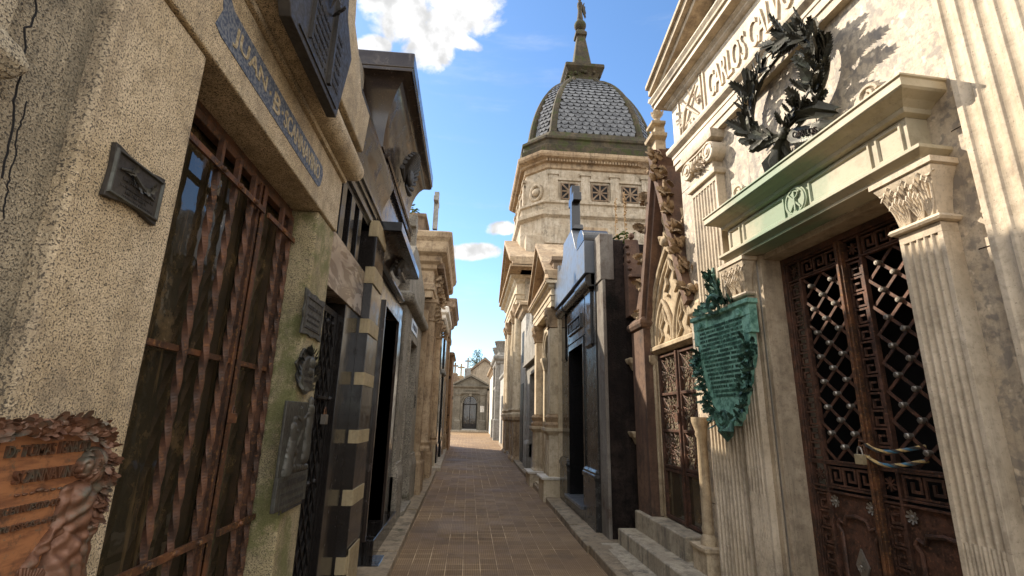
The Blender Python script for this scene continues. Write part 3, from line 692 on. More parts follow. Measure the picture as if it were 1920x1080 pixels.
# ---- generic helpers for tombs
def shell(mb, w, u, z, r, tilt=.6, n=15):          # scallop shell, ribs fanned upwards
    for k in range(n):
        a = math.pi*(k+.5)/n; c_, s_ = math.cos(a), math.sin(a)
        mb.tube([(w, u+c_*r*.12, z+s_*r*.12), (w+.04*r*0+tilt*r*.25*s_, u+c_*r*.6, z+s_*r*.6), (w+tilt*r*.62*s_, u+c_*r, z+s_*r)], [r*.03, r*.06, r*.085], 6)
def grille(mb, u0, u1, z0, z1, w, nu, rows, r=.008, twist=False, lattice=False):
    for k in range(nu+1):
        u = u0+(u1-u0)*k/nu
        mb.box(w-r, w+r, u-r, u+r, z0, z1)
    for z in rows: mb.box(w-r*1.3, w+r*1.3, u0, u1, z-.014, z+.014)
    if lattice:
        st = (u1-u0)/nu; z = z0
        for k in range(nu):
            z = z0; a = u0+st*k; s_ = 1
            while z < z1-st:
                mb.bar((w+.012, a+(st if s_ < 0 else 0), z), (w+.012, a+(0 if s_ < 0 else st), z+st*1.5), .008, .012)
                mb.bar((w+.018, a+(0 if s_ < 0 else st), z), (w+.018, a+(st if s_ < 0 else 0), z+st*1.5), .008, .012); z += st*1.5
def latin_cross(mb, w, u, z, h, t_, arm=.32, at=.66, budded=False, rotw=False):
    a = (w-t_/2, w+t_/2, u-t_/2, u+t_/2)
    mb.box(*a, z, z+h)
    if rotw: mb.box(w-h*arm, w+h*arm, u-t_/2+.002, u+t_/2-.002, z+h*at-t_/2, z+h*at+t_/2)
    else: mb.box(w-t_/2+.002, w+t_/2-.002, u-h*arm, u+h*arm, z+h*at-t_/2, z+h*at+t_/2)
def acanthus(mb, w0, u0, u1, z0, z1, sc=1):       # carved leafy face of a capital: fans of ribs whose tips curl forward
    n = 3; W_ = (u1-u0)/n; H_ = z1-z0
    for row, (zt_, off, r) in enumerate(((.97, 0, 1.0), (.60, .5, .85))):
        for k in range(n if row == 0 else n-1):
            uc_ = u0+W_*(k+.5+off); lean = (k-(n-1 if row == 0 else n-2)/2)*.16*(1 if row == 0 else .4)
            for j in (-2, -1, 0, 1, 2):
                zt2 = z0+H_*zt_*(1-.10*abs(j)); du = W_*.24*j; s_ = W_*.085*r
                mb.tube([(w0-.004+.012*row, uc_+du*.25, z0), (w0+.006+.016*row, uc_+du*.8+lean*W_*.5, z0+(zt2-z0)*.45), (w0+.026+.014*row, uc_+du*1.15+lean*W_, z0+(zt2-z0)*.82), (w0+.052+.010*row-.004*abs(j), uc_+du*1.15+lean*W_*1.3, zt2), (w0+.058+.010*row, uc_+du*1.1+lean*W_*1.3, zt2-.028*sc)], [s_*.8, s_, s_, s_*.9, s_*.4], 6)

# ---- banded black granite tomb with iron grille
FA = Frame(-1.05, 0, 0); p = FA.p
T = Thing(FA, 'mausoleum', 'narrow black granite tomb with gilt banded pilaster and veined marble lintel', 'mausoleum', u=4.2)
b = MB(); b.box(-2.8, -.30, 3.38, 5.12, 0, 4.1); T.part('wall', b, M['grey'])
b = MB(); b.box(-.30, -.03, 3.378, 3.44, 0, 2.5); b.box(-.30, -.015, 4.16, 4.66, 0, 2.5); b.box(-.32, -.26, 3.44, 4.16, 0, 2.5); T.part('jamb', b, M['black_dirty'], .003)
b = MB(); b.box(-.3, .0, 3.378, 4.655, 2.502, 2.93); T.part('lintel', b, M['veined'], .004)
b = MB(); b.box(-.3, -.12, 3.378, 4.655, 2.932, 3.46)
for pa in ((650, 360), (665, 388), (678, 412)):
    uu = p(*pa, -.01)[0]; b.box(-.12, -.005, uu-.12, uu, 2.932, 3.40)
b.stack(-.3, -.01, 3.40, 4.655, [(0, 3.402), (.0, 3.43), (.025, 3.45), (.025, 3.50)])
T.part('attic', b, M['black_dirty'], .003)
b = MB(); b.stack(-.3, -.01, 3.40, 5.10, [(0, 3.502), (.0, 3.56), (.02, 3.58), (.02, 3.62), (.04, 3.64), (.04, 3.68)]); T.part('moulding', b, M['black'], .003)
b = MB(); prof = [(.02+.085*(.5-.5*math.cos(math.pi*k/10)), 3.682+.42*k/10) for k in range(11)]+[(.06, 4.16), (.02, 4.20), (-.05, 4.34)]
b.stack(-.5, -.0, 3.42, 5.05, prof); T.part('cap', b, M['brown_granite'], 0, True)
b = MB(); b.box(-.28, .08, 4.662, 5.12, 0, 3.36); T.part('pilaster', b, M['black_dirty'], .004)
zs = [p(690, y, .085)[1] for y in ()]
for (xa, ya, xb, yb) in ((706, 402, 704, 434), (703, 500, 701, 532), (693, 597, 692, 625), (684, 698, 683, 722), (675, 806, 673, 831), (661, 920, 658, 950), (651, 1045, 650, 1075)):
    za, zb_ = p(xa, ya, .09)[1], p(xb, yb, .09)[1]
    b = MB(); b.box(.0, .086, 4.655, 5.127, zb_, za)
    for k in range(14): b.box(.086, .092, 4.665+.033*k, 4.665+.033*k+.02, zb_, za)
    for k in range(3): b.box(.01+.027*k, .027+.027*k, 4.649, 4.655, zb_, za)
    T.part('bronze_band', b, M['brass'])
b = MB(); b.box(.088, .10, 4.70, 5.09, .1, .50)
T.part('panel', b, M['brass'])
gr = MB(); gr.box(-.11, -.075, 3.45, 3.48, .3, 2.42); gr.box(-.11, -.075, 4.11, 4.15, .3, 2.42); gr.box(-.109, -.076, 3.48, 4.11, .3, .36); gr.box(-.109, -.076, 3.48, 4.11, 2.37, 2.42); gr.box(-.12, -.116, 3.45, 4.15, .32, 2.4)
dd = T.part('door', gr, M['iron_black'], .002)
gg = MB(); grille(gg, 3.50, 4.09, .36, 2.37, -.088, 5, [1.12, 1.72, 2.22], .010, lattice=True)
for u_ in (3.62, 3.86, 4.0):
    gg.ball((-.07, u_, 2.30), .022, 6); gg.ball((-.07, u_, 1.72), .02, 6); gg.ball((-.07, u_, 1.12), .02, 6)
T.part('grille', gg, M['iron_black'], parent=dd)
b = MB(); b.box(-.28, .1, 3.44, 4.18, 0, .3); T.part('threshold', b, M['black_dirty'], .005)
b = MB(); b.box(-.066, -.05, 3.80, 4.14, 1.715, 1.732); b.ball((-.05, 4.1, 1.72), .02, 6); T.part('bolt', b, M['iron_black'])
u_, z_ = p(610, 790, -.03)
padlock(FA, (-.04, u_, z_+.05), 1.6, 'steel and red padlock hanging on the black lattice grille', M['steel'], M['iron_light'])

# ---- tall black granite tomb with two shell cornices
T = Thing(FA, 'mausoleum', 'tall polished black granite tomb with scallop shells under its two cornices', 'mausoleum', u=6.3)
b = MB(); b.box(-2.8, -.42, 5.14, 7.38, 0, 4.9); b.box(-1.2, -.2, 4.35, 4.62, 4.345, 5.12); T.part('wall', b, M['grey_tomb'], .01)
uo0, uo1 = 5.70, 6.78
b = MB(); b.box(-.42, .02, 5.14, uo0, .0, 3.12); b.box(-.42, .02, uo1, 7.36, .0, 3.12); b.box(-.42, .018, uo0, uo1, 2.86, 3.12); T.part('wall', b, M['black'], .004, label='polished black front wall')
b = MB(); b.box(-.40, .05, uo0-.05, uo0, .34, 2.90); b.box(-.40, .05, uo1, uo1+.05, .34, 2.90); b.box(-.40, .048, uo0, uo1, 2.84, 2.90); T.part('door_frame', b, M['brown_granite'], .003)
b = MB(); b.box(-.38, -.34, uo0, uo1, .0, 2.85); d_ = T.part('door', b, M['iron_black'])
b = MB(); grille(b, uo0+.05, uo1-.05, .3, 2.8, -.32, 8, [.6, 1.3, 2.2], .008); T.part('grille', b, M['iron_black'], parent=d_)
b = MB(); b.box(-.42, .12, 5.75, 7.45, 0, .34); b.box(-.4, .22, 5.55, 7.45, 0, .15); T.part('plinth', b, M['black_dirty'], .008)
cav = lambda z0, z1, a, b_: [(a+(b_-a)*(1-math.cos(math.pi/2*k/8)), z0+(z1-z0)*math.sin(math.pi/2*k/8)) for k in range(9)]
b = MB(); b.stack(-.4, .02, 5.16, 7.30-.5, [(0, 3.125), (.04, 3.13), (.065, 3.16), (.065, 3.19), (.04, 3.22), (.0, 3.225)]); T.part('moulding', b, M['black'], 0, True)
b = MB(); b.stack(-.4, .02, 5.14, 6.50, [(0, 3.228)]+cav(3.23, 3.455, .01, .25)); T.part('cove', b, M['brown_granite'], 0, True)
b = MB(); b.stack(-.4, .28, 4.88, 6.72, [(0, 3.458), (0, 3.555), (-.01, 3.56)]); T.part('cornice', b, M['black'], .004)
b = MB(); shell(b, .09, 5.86, 3.25, .20, .75, 13); b.ball((.12, 5.86, 3.30), .045, 8, (.7, 1, 1.3)); T.part('shell', b, M['bronze_dark'], 0, True)
b = MB(); b.box(-.42, .01, 4.90, 7.36, 3.562, 4.30); T.part('attic', b, M['black'], .005)
b = MB(); b.stack(-.4, .03, 4.95, 7.30, [(0, 4.302), (.03, 4.31), (.045, 4.335), (.03, 4.36), (0, 4.37)])
for k in range(26): b.box(.03, .05, 5.0+.09*k, 5.05+.09*k, 4.20, 4.30)
T.part('moulding', b, M['brown_granite'], 0, True)
b = MB(); b.stack(-.5, .02, 4.80, 7.05, [(-.02, 4.372)]+cav(4.375, 5.11, .0, .27)); T.part('cove', b, M['brown_granite'], 0, True)
b = MB(); b.stack(-.6, .31, 4.52, 7.32, [(0, 5.115), (0, 5.15), (.012, 5.16), (.012, 5.33), (-.02, 5.36)]); T.part('cornice', b, M['brown_granite'], .006)
b = MB(); shell(b, .10, 5.95, 4.52, .40, .62, 17); b.ball((.16, 5.95, 4.60), .09, 8, (.6, 1, 1.3)); T.part('shell', b, M['bronze_dark'], 0, True)

# ---- grey granite tomb with cross and enamel name plate
FC = Frame(-1.0, 0, 0); p = FC.p
T = Thing(FC, 'mausoleum', 'plain grey granite tomb with white enamel name plate and square cross on top', 'mausoleum', u=8.5)
b = MB(); b.box(-2.6, -.35, 7.42, 9.9, 0, 3.9); b.box(-.35, 0, 7.42, 8.0, 0, 3.24); b.box(-.35, 0, 8.95, 9.88, 0, 3.24); b.box(-.35, -.004, 8.0, 8.95, 2.86, 3.24); T.part('wall', b, M['grey_tomb'], .008)
b = MB(); b.box(-.34, .035, 7.9, 8.02, .3, 2.9); b.box(-.34, .035, 8.93, 9.06, .3, 2.9); b.box(-.34, .033, 8.02, 8.93, 2.80, 2.92); T.part('door_frame', b, M['grey_tomb'], .006)
b = MB(); b.box(-.33, -.28, 8.0, 8.95, .1, 2.82); T.part('door', b, M['iron_black'])
b = MB(); b.stack(-.3, .03, 7.45, 7.98, [(.03, 0), (.03, .78), (.0, .92), (0, .96)]); b.stack(-.3, .03, 9.0, 9.86, [(.03, 0), (.03, .78), (.0, .92), (0, .96)]); b.box(-.3, .10, 7.98, 9.0, 0, .24); T.part('plinth', b, M['grey_tomb'], .008)
b = MB(); b.stack(-.4, .0, 7.44, 9.86, [(0, 3.242), (.03, 3.25)]+[(.05+.07*math.sin(math.pi*k/8), 3.35-.09*math.cos(math.pi*k/8)) for k in range(9)]+[(.03, 3.46)]); T.part('roll_moulding', b, M['grey_tomb'], 0, True)
b = MB(); b.prism([(7.44, 3.462), (9.86, 3.462), (9.86, 4.0), (9.3, 4.12), (8.3, 4.36), (7.9, 4.36), (7.44, 4.0)], -.5, .02); T.part('parapet', b, M['grey_tomb'], .01)
b = MB(); latin_cross(b, -.10, 8.12, 4.362, .62, .15, .28, .72); T.part('cross', b, M['grey_tomb'], .008)
ua, za = p(770, 588, .02); ub, zb_ = p(783, 625, .02)
b = MB(); b.box(.001, .016, 8.12, 9.0, 2.965, 3.17); e_ = T.part('name_plate', b, M['enamel'], .003)
b = MB(); fake_lines(b, 8.2, 8.92, 3.02, .09, .016, .003, 77); T.part('lettering', b, M['blue'], parent=e_)
for (uu, zz, sz) in ((9.12, 2.0, .2), (9.3, 1.75, .16)):
    Pq = Thing(FC, 'plaque', 'small dark plaque %s the grey granite tomb door' % ('beside' if sz == .2 else 'lower down to the right of'), 'plaque', u=uu, w=.0, z=zz)
    b = MB(); b.box(.001, .02, uu, uu+sz*.9, zz, zz+sz*1.5); Pq.part('backing', b, M['bronze_plaque'], .003)
    b = MB(); [fake_lines(b, uu+.02, uu+sz*.8, zz+.05*k+.03, .025, .02, .004, 80+k) for k in range(4)]; Pq.part('lettering', b, M['bronze_dark'])

def plant(fr, w, u, z, label, n=14, size=.09, h=.12, cat='plant', seed=1, mat='leaf', twigs=3):
    rnd = random.Random(seed); Pn = Thing(fr, 'wall_plant', label, cat, u=u, w=w, z=z); b1 = MB(); b2 = MB()
    for k in range(twigs):
        a = rnd.uniform(0, 6.28); tip = (w+.5*h*math.cos(a)*rnd.uniform(.3, 1), u+.6*h*math.sin(a)*rnd.uniform(.3, 1), z+h*rnd.uniform(.7, 1.2))
        b1.tube([(w, u, z-.02), ((w+tip[0])/2, (u+tip[1])/2, z+h*.6), tip], [.005, .004, .002], 5)
        for q in range(n//twigs):
            f = rnd.uniform(.3, 1); o_ = [a_+(b_-a_)*f for a_, b_ in zip((w, u, z), tip)]; aa = rnd.uniform(0, 6.28)
            b2.leaf(o_, (math.cos(aa), math.sin(aa), rnd.uniform(-.1, .7)), (0, 0, 1), size*rnd.uniform(.6, 1.1), size*.55, -.3, 1, .2)
    Pn.part('stem', b1, M['straw'] if mat == 'leaf' else M['bark']); Pn.part('foliage', b2, M[mat]); return Pn
plant(FC, -.1, 8.12, 4.98, 'green leafy sprig growing on top of the grey granite cross', 16, .10, .16, seed=3)

# ---- ornate brown stone tomb with heavy broken cornice
T = Thing(FC, 'mausoleum', 'ornate brown stone tomb with heavy stepped cornice and tall thin cross', 'mausoleum', u=11.6)
b = MB(); b.box(-2.8, -.05, 9.92, 13.0, 0, 4.9); T.part('wall', b, M['tuff'], .01)
b = MB()
for (a, c) in ((9.95, 10.45), (12.3, 12.85)):
    b.stack(-.06, .10, a, c, [(.06, 0), (.06, .75), (.03, .80), (.03, .9), (0, .95), (0, 3.7)])
T.part('pilaster', b, M['tuff'], .01)
for (a, c) in ((9.95, 10.45), (12.3, 12.85)):
    b = MB(); m_ = (a+c)/2; b.lathe(.13, m_, [(.14, .96), (.14, 1.02), (.10, 1.06), (.13, 1.12), (.10, 1.16), (.105, 2.0), (.095, 3.5), (.12, 3.52), (.11, 3.58)], 16); T.part('column', b, M['tuff'], 0, True)
    b = MB(); b.stack(0, .2, m_-.14, m_+.14, [(-.02, 3.58), (.05, 3.86), (.07, 3.88), (.07, 3.95)])
    for k in range(26):
        a_ = random.uniform(-.2, .2); b.leaf((.22, m_+a_, random.uniform(3.5, 3.85)), (.6, random.uniform(-.4, .4), .6), (1, 0, .3), .12, .08, .4, 2)
    T.part('capital', b, M['tuff'], 0)
b = MB(); b.box(-.06, .06, 10.75, 11.95, 0, .35); T.part('threshold', b, M['tuff'], .01)
b = MB(); b.box(-.055, .005, 10.85, 11.85, .35, 2.95); T.part('door', b, M['iron'])
b = MB(); b.prism([(10.7, .35), (10.85, .35), (10.85, 2.95), (11.85, 2.95), (11.85, .35), (12.0, .35), (12.0, 3.15), (10.7, 3.15)], -.05, .07); T.part('door_frame', b, M['tuff'], .01)
b = MB(); b.stack(-1.0, .16, 9.90, 13.0, [(0, 3.96), (0, 4.1), (.03, 4.12), (.03, 4.25), (0, 4.27), (0, 4.52), (.05, 4.56), (.06, 4.64), (.14, 4.70), (.15, 4.80), (.26, 4.86), (.28, 4.92), (.28, 5.08), (.34, 5.16), (.36, 5.26), (.30, 5.30)])
T.part('cornice', b, M['tuff'], .01)
b = MB()
for k in range(22): b.box(.2, .36, 9.95+.14*k, 10.03+.14*k, 4.60, 4.72)
T.part('dentils', b, M['tuff_dark'], .005)
b = MB(); b.prism([(9.7, 5.27), (13.2, 5.27), (12.9, 5.45), (11.45, 6.0), (10.0, 5.45)], -.8, .42); b.stack(-1.2, -.1, 9.75, 10.5, [(0, 5.3), (0, 5.6), (.05, 5.65), (.05, 5.72)])
T.part('pediment', b, M['tuff_dark'], .015)
b = MB(); latin_cross(b, .12, 9.95, 5.46, .86, .10, .26, .74); T.part('cross', b, M['grey'], .006)
rnd = random.Random(8); b = MB()
for k in range(60): b.leaf((.18, 10.0+2.9*rnd.random(), 4.28+.2*rnd.random()), (.4, rnd.uniform(-1, 1), rnd.uniform(-.2, 1)), (1, 0, 0), .16, .10, .4, 2)
T.part('carving', b, M['tuff'], 0)

# ---- farther tombs on the left
T = Thing(FC, 'mausoleum', 'low pale stucco tomb with sloping top beyond the ornate brown one', 'mausoleum', u=14.2)
b = MB(); b.box(-2.6, .02, 13.2, 15.5, 0, 3.7); T.part('wall', b, M['cream'], .01)
b = MB(); b.prism([(13.15, 3.702), (15.55, 3.702), (15.55, 3.82), (14.6, 4.1), (14.1, 4.1), (13.15, 3.82)], -1.5, .08); T.part('pediment', b, M['cream'], .01)
b = MB(); b.box(.022, .05, 13.9, 14.8, .2, 2.8); T.part('door', b, M['iron_black'], .01)
b = MB(); b.box(.021, .10, 13.75, 13.9, .1, 2.95); b.box(.021, .10, 14.8, 14.95, .1, 2.95); b.box(.021, .099, 13.9, 14.8, 2.8, 2.95); T.part('door_frame', b, M['cream'], .01)
T = Thing(FC, 'mausoleum', 'dark and white tomb with stepped top, second beyond the ornate brown one', 'mausoleum', u=17)
b = MB(); b.box(-2.6, .0, 15.52, 18.4, 0, 4.6); T.part('wall', b, M['black_dirty'], .01)
b = MB(); b.stack(-.3, .08, 15.6, 16.2, [(.03, 0), (.03, .8), (0, .85), (0, 4.3)]); b.stack(-.3, .08, 17.7, 18.3, [(.03, 0), (.03, .8), (0, .85), (0, 4.3)]); T.part('pilaster', b, M['black'], .01)
b = MB(); b.stack(-1.5, .10, 15.6, 18.3, [(0, 4.602), (.05, 4.66), (.05, 4.76), (.14, 4.82), (.14, 5.0), (.05, 5.04)]); b.box(-.8, .06, 16.0, 16.8, 5.04, 5.5); T.part('cornice', b, M['white'], .01)
b = MB(); b.box(-.02, .03, 16.5, 17.4, .2, 2.9); T.part('door', b, M['iron_black'], .01)
b = MB(); b.stack(-.4, .12, 16.4, 17.5, [(0, 2.95), (.05, 3.0), (.05, 3.1), (0, 3.12)]); T.part('hood', b, M['grey'], .01)
T = Thing(FC, 'mausoleum', 'brown stone tomb with tall bracketed cornice next to the peeling wall', 'mausoleum', u=20)
b = MB(); b.box(-2.6, .0, 18.45, 21.95, 0, 4.9); T.part('wall', b, M['tuff'], .01)
b = MB(); b.stack(-1.4, .06, 18.5, 21.9, [(0, 4.902), (.03, 5.0), (.03, 5.35), (.12, 5.42), (.16, 5.55), (.28, 5.62), (.28, 5.80), (.34, 5.9), (.30, 5.95)]); T.part('cornice', b, M['tuff_dark'], .01)
b = MB(); b.stack(-.2, .08, 18.6, 19.2, [(.04, 0), (.04, .9), (0, .95), (0, 4.6), (.05, 4.7), (.05, 4.88)]); b.stack(-.2, .08, 21.2, 21.8, [(.04, 0), (.04, .9), (0, .95), (0, 4.6), (.05, 4.7), (.05, 4.88)]); T.part('pilaster', b, M['tuff'], .01)
b = MB(); b.box(-.02, .03, 19.6, 20.8, .3, 3.0); T.part('door', b, M['iron_black'], .01)
b = MB(); b.stack(-.3, .12, 19.9, 20.6, [(0, 5.95), (0, 6.2), (.06, 6.24), (.06, 6.32), (0, 6.34)]); T.part('finial', b, M['tuff_dark'], .01)
T = Thing(FC, 'wall', 'peeling brown plaster wall end with dark flaked patches at the left corner', 'wall', u=23)
b = MB(); b.box(-2.4, .20, 22.0, 24.3, 0, 4.2); T.part('wall', b, M['peel'], .01)
b = MB(); b.stack(-2.4, .22, 22.0, 24.3, [(0, 4.202), (.07, 4.24), (.07, 4.34), (0, 4.40)]); T.part('coping', b, M['tuff_dark'], .01)
b = MB(); rnd = random.Random(4)
for k in range(16):
    w_, z_ = rnd.uniform(-.3, .18), rnd.uniform(.4, 3.6); poly = []
    s_ = rnd.uniform(.02, .07)
    for q in range(9): a = 2*math.pi*q/9; poly.append((w_+s_*math.cos(a)*rnd.uniform(.5, 1), z_+s_*1.5*math.sin(a)*rnd.uniform(.5, 1)))
    b.prism([(min(.195, a), c) for a, c in poly], 21.985, 21.999, 'u')
T.part('flaked_patches', b, M['soot'])
# ================================================================== RIGHT ROW
FK = Frame(2.2, 5.0, 183.4); p = FK.p
def fluted(mb, u0, u1, z0, z1, w, n, depth=.014, back=0, marg=.02, zc=None):
    # pilaster shaft with n concave flutes; below zc the flutes are filled with convex cables
    fw = (u1-u0-2*marg)/n
    def sec(cable):
        pts = [(back, u0), (w, u0), (w, u0+marg)]
        for k in range(n):
            a = u0+marg+fw*k+fw*.10; b_ = u0+marg+fw*(k+1)-fw*.10
            pts.append((w, a))
            for q in range(1, 8):
                t_ = q/8; s_ = math.sin(math.pi*t_)
                pts.append((w-depth*(s_**.6)+(depth*1.15*math.sin(math.pi*max(0, min(1, (t_-.12)/.76))) if cable else 0), a+(b_-a)*t_))
            pts.append((w, b_))
        pts += [(w, u1-marg), (w, u1), (back, u1)]
        return pts
    if zc and zc > z0:
        mb.prism(sec(True), z0, zc, 'z'); mb.prism(sec(False), zc, z1-.05, 'z')
    else: mb.prism(sec(False), z0, z1-.05, 'z')
    mb.box(back, w, u0, u1, z1-.05, z1)
def pilaster_base(mb, u0, u1, w, z=0):
    mb.stack(0, w, u0, u1, [(.05, z), (.05, z+.18), (.045, z+.19), (.06, z+.22), (.045, z+.25), (.02, z+.27), (.035, z+.30), (.015, z+.32), (0, z+.33)])
T = Thing(FK, 'mausoleum', 'large warm marble temple tomb with carved door surround, fluted pilasters and pediment', 'mausoleum', u=2.05)
UO0, UO1 = 1.455, 2.67
cu = .25
b = MB(); b.box(-.35, 0, cu, UO0-.05, 0, 4.26); b.box(-.35, 0, UO1+.06, 5.2, 0, 4.26); b.box(-.35, -.001, UO0-.05, UO1+.06, 2.9, 4.26)
T.part('front_wall', b, M['marble_mottled'])
b = MB(); b.box(-3.6, -.9, cu, 5.2, 0, 5.0); b.box(-.9, -.352, cu, 1.2, 0, 5.0); b.box(-.9, -.352, 3.0, 5.2, 0, 5.0); b.box(-.9, -.352, 1.2, 3.0, 3.0, 5.0); T.part('wall', b, M['marble_old'], 0, label='plain body of the temple tomb behind its front')
b = MB(); b.box(-.89, -.86, 1.2, 3.0, .3, 2.95); b.box(-.86, -.353, 1.201, 1.22, .3, 2.95); b.box(-.86, -.353, 2.98, 2.999, .3, 2.95); b.box(-.86, -.36, 1.22, 2.98, 2.97, 2.99); T.part('inner_wall', b, M['dark'])  # near-black lining puts the shade of the inside into its colour
# thin dark joints in the marble facing
jb = MB()
for (a, c, z_) in ((UO1+.32, 3.08, 2.42), (UO1+.32, 3.08, 3.05), (UO1+.32, 3.08, 1.2), (cu, .57, 4.0), (cu, .57, 2.4), (cu, .57, .9)): jb.box(.0005, .0016, a, c, z_, z_+.005)
for k in range(3): jb.box(.0005, .0016, 1.07+.12*(k == 1)*0+k*1.1, 1.074+k*1.1, 3.36, 4.2) if k else None
T.part('joint', jb, M['soot'])
for i, (a, c, n_) in enumerate(((.59, 1.05, 8), (3.10, 3.58, 6), )):
    b = MB(); fluted(b, a, c, .33, 3.82, .085, n_, .014, zc=None); pilaster_base(b, a, c, .085)
    T.part('pilaster', b, M['marble'], .002, label='fluted pilaster at the %s of the front' % ('left corner' if i == 0 else 'right'))
    # ionic capital
    b = MB(); b.stack(0, .09, a, c, [(0, 3.822), (.022, 3.83), (.028, 3.86), (.018, 3.885), (0, 3.89)])
    b.box(0, .10, a+.02, c-.02, 3.892, 4.14)
    b.stack(0, .11, a-.03, c+.03, [(0, 4.17), (.02, 4.18), (.03, 4.23), (.03, 4.258)])
    for s_, uc_ in ((-1, a+.035), (1, c-.035)):
        b.disc(0, .125, uc_, 4.06, .098, 28); b.disc(.125, .135, uc_, 4.06, .098, 28, .088)
        b.tube([(.137, uc_+s_*(.088-.0125*t_/1.6)*math.cos(t_)*1, 4.06+(.088-.0125*t_/1.6)*math.sin(t_)) for t_ in [k*.35 for k in range(31)]], .008, 6)
        b.disc(.13, .152, uc_, 4.06, .026, 16)
    for k in range(5): b.ball((.11, a+.12+(c-a-.24)*k/4, 4.10), .030, 8, (.7, .8, 1.2))
    b.tube([(.12, a+.02, 4.155), (.12, (a+c)/2, 4.14), (.12, c-.02, 4.155)], .012, 6)
    rnd = random.Random(i)
    for k in range(26): b.leaf((.10, a+.10+(c-a-.2)*rnd.random(), 3.93+.09*rnd.random()), (.4, rnd.uniform(-1, 1), rnd.uniform(-.4, .8)), (1, 0, 0), .07, .045, .4, 2)
    T.part('capital', b, M['marble'], 0, True)
# architrave, frieze, cornice
b = MB(); b.stack(-.35, .058, cu, 5.2, [(0, 4.262), (0, 4.33), (.012, 4.332), (.012, 4.40), (.02, 4.405), (.02, 4.44), (.045, 4.46), (.06, 4.475), (.065, 4.50), (.065, 4.525), (0, 4.53)])
T.part('architrave', b, M['marble'], .002)
b = MB(); b.box(-.35, .05, cu, 5.2, 4.531, 5.03)
b.box(.05, .066, .40, .43, 4.54, 5.02); b.box(.05, .066, .865, .89, 4.54, 5.02); b.box(.05, .066, .925, .95, 4.54, 5.02)
T.part('frieze', b, M['marble'], .003)
b = MB(); b.text('CARLOS CALVO', 1.02, 2.20, 4.63, .28, .045, .022); T.part('lettering', b, M['marble'], 0)
# carved emblem at the left end of the frieze
b = MB()
b.tube([(.06, .48, 4.60), (.085, .60, 4.78), (.07, .80, 4.96)], [.012, .02, .012], 7); b.tube([(.06, .82, 4.60), (.08, .68, 4.76), (.07, .50, 4.97)], [.012, .018, .012], 7)
for k in range(14):
    a = random.uniform(0, 6.28); b.leaf((.06, .64+.14*math.cos(a), 4.78+.12*math.sin(a)), (.3, math.cos(a), math.sin(a)), (1, 0, 0), .09, .05, .3, 2)
T.part('carving', b, M['marble'], 0, True)
b = MB(); b.stack(-.5, .055, cu, 5.2, [(0, 5.031), (.015, 5.04), (.035, 5.06), (.035, 5.075), (.06, 5.10), (.06, 5.115), (.14, 5.125), (.14, 5.175), (.16, 5.18), (.165, 5.20), (.19, 5.235), (.19, 5.25)])
T.part('cornice', b, M['marble'], .002)
# pediment: raking cornice rises steeply to the ridge over the door
b = MB(); e0, e1 = cu-.19, 4.05; um = (e0+e1)/2; zr = 5.252; hgt = .80
b.prism([(e0+.2, zr), (e1-.2, zr), (um, zr+hgt-.08)], -.4, .02)
for (o0, o1, ww) in ((0, .07, .18), (.072, .15, .235), (.152, .2, .27)):
    b.prism([(e0, zr+o0), (um, zr+hgt+o0), (e1, zr+o0), (e1, zr+o1), (um, zr+hgt+o1), (e0, zr+o1)], -.5, ww)
T.part('pediment', b, M['marble_old'], .003)
b = MB(); b.prism([(e0-.02+.30*math.cos(t_)+.2, zr+.22+.26*math.sin(t_)) for t_ in [math.pi*k/14 for k in range(15)]], -.25, .10)
for k in range(7):
    a = math.pi*(k+.5)/7; b.tube([(.10, e0+.18+.05*math.cos(a), zr+.24+.05*math.sin(a)), (.11, e0+.18+.27*math.cos(a), zr+.24+.23*math.sin(a))], [.012, .022], 6)
T.part('acroterion', b, M['marble_old'], .003)

# door surround: small pilasters with acanthus capitals
for i, (a, c) in enumerate(((1.12, 1.35), (2.695, 2.925))):
    b = MB(); fluted(b, a, c, .33, 2.585, .10, 5, .011, zc=1.10); pilaster_base(b, a, c, .10)
    T.part('door_pilaster', b, M['marble'], .0015, label='narrow fluted pilaster %s of the door' % ('left' if i == 0 else 'right'))
    b = MB(); b.stack(0, .104, a-.002, c+.002, [(0, 2.588), (.02, 2.592), (.028, 2.605), (.02, 2.62), (.004, 2.625)])
    b.stack(0, .09, a+.01, c-.01, [(0, 2.627), (.01, 2.70), (.035, 2.81), (.06, 2.86), (.06, 2.868)])
    b.stack(0, .15, a-.055, c+.055, [(0, 2.87), (.012, 2.875), (.012, 2.905)])
    acanthus(b, .098, a+.005, c-.005, 2.63, 2.86)
    for s_, uc_ in ((-1, a-.02), (1, c+.02)): b.tube([(.13, uc_+.022*math.cos(t_)*(1-t_/9), 2.835+.022*math.sin(t_)*(1-t_/9)) for t_ in [k*.5 for k in range(15)]], .008, 6)
    T.part('capital', b, M['marble'], 0, True)
b = MB()
b.box(-.22, -.001, UO0-.05, UO0, .45, 2.90); b.box(-.22, -.001, UO1, UO1+.06, .45, 2.90)
b.box(-.0, .05, 1.352, 1.40, .0, 2.90); b.box(0, .03, 1.40, 1.405+.05, .0, 2.90); b.box(0, .03, 2.665, 2.694, .0, 2.90); b.box(-.24, -.0, UO0-.0, UO1, 2.862, 2.90)
T.part('jamb', b, M['marble_old'], .003)
b = MB(); b.tube([(.02, 1.405, .3), (.02, 1.405, 2.86)], .016, 8); T.part('conduit', b, M['steel'], 0, True)
b = MB(); b.box(-.9, .12, 1.40, 2.70, .0, .46); b.box(-.3, .40, 1.1, 2.95, 0, .30); T.part('threshold', b, M['marble_old'], .01)
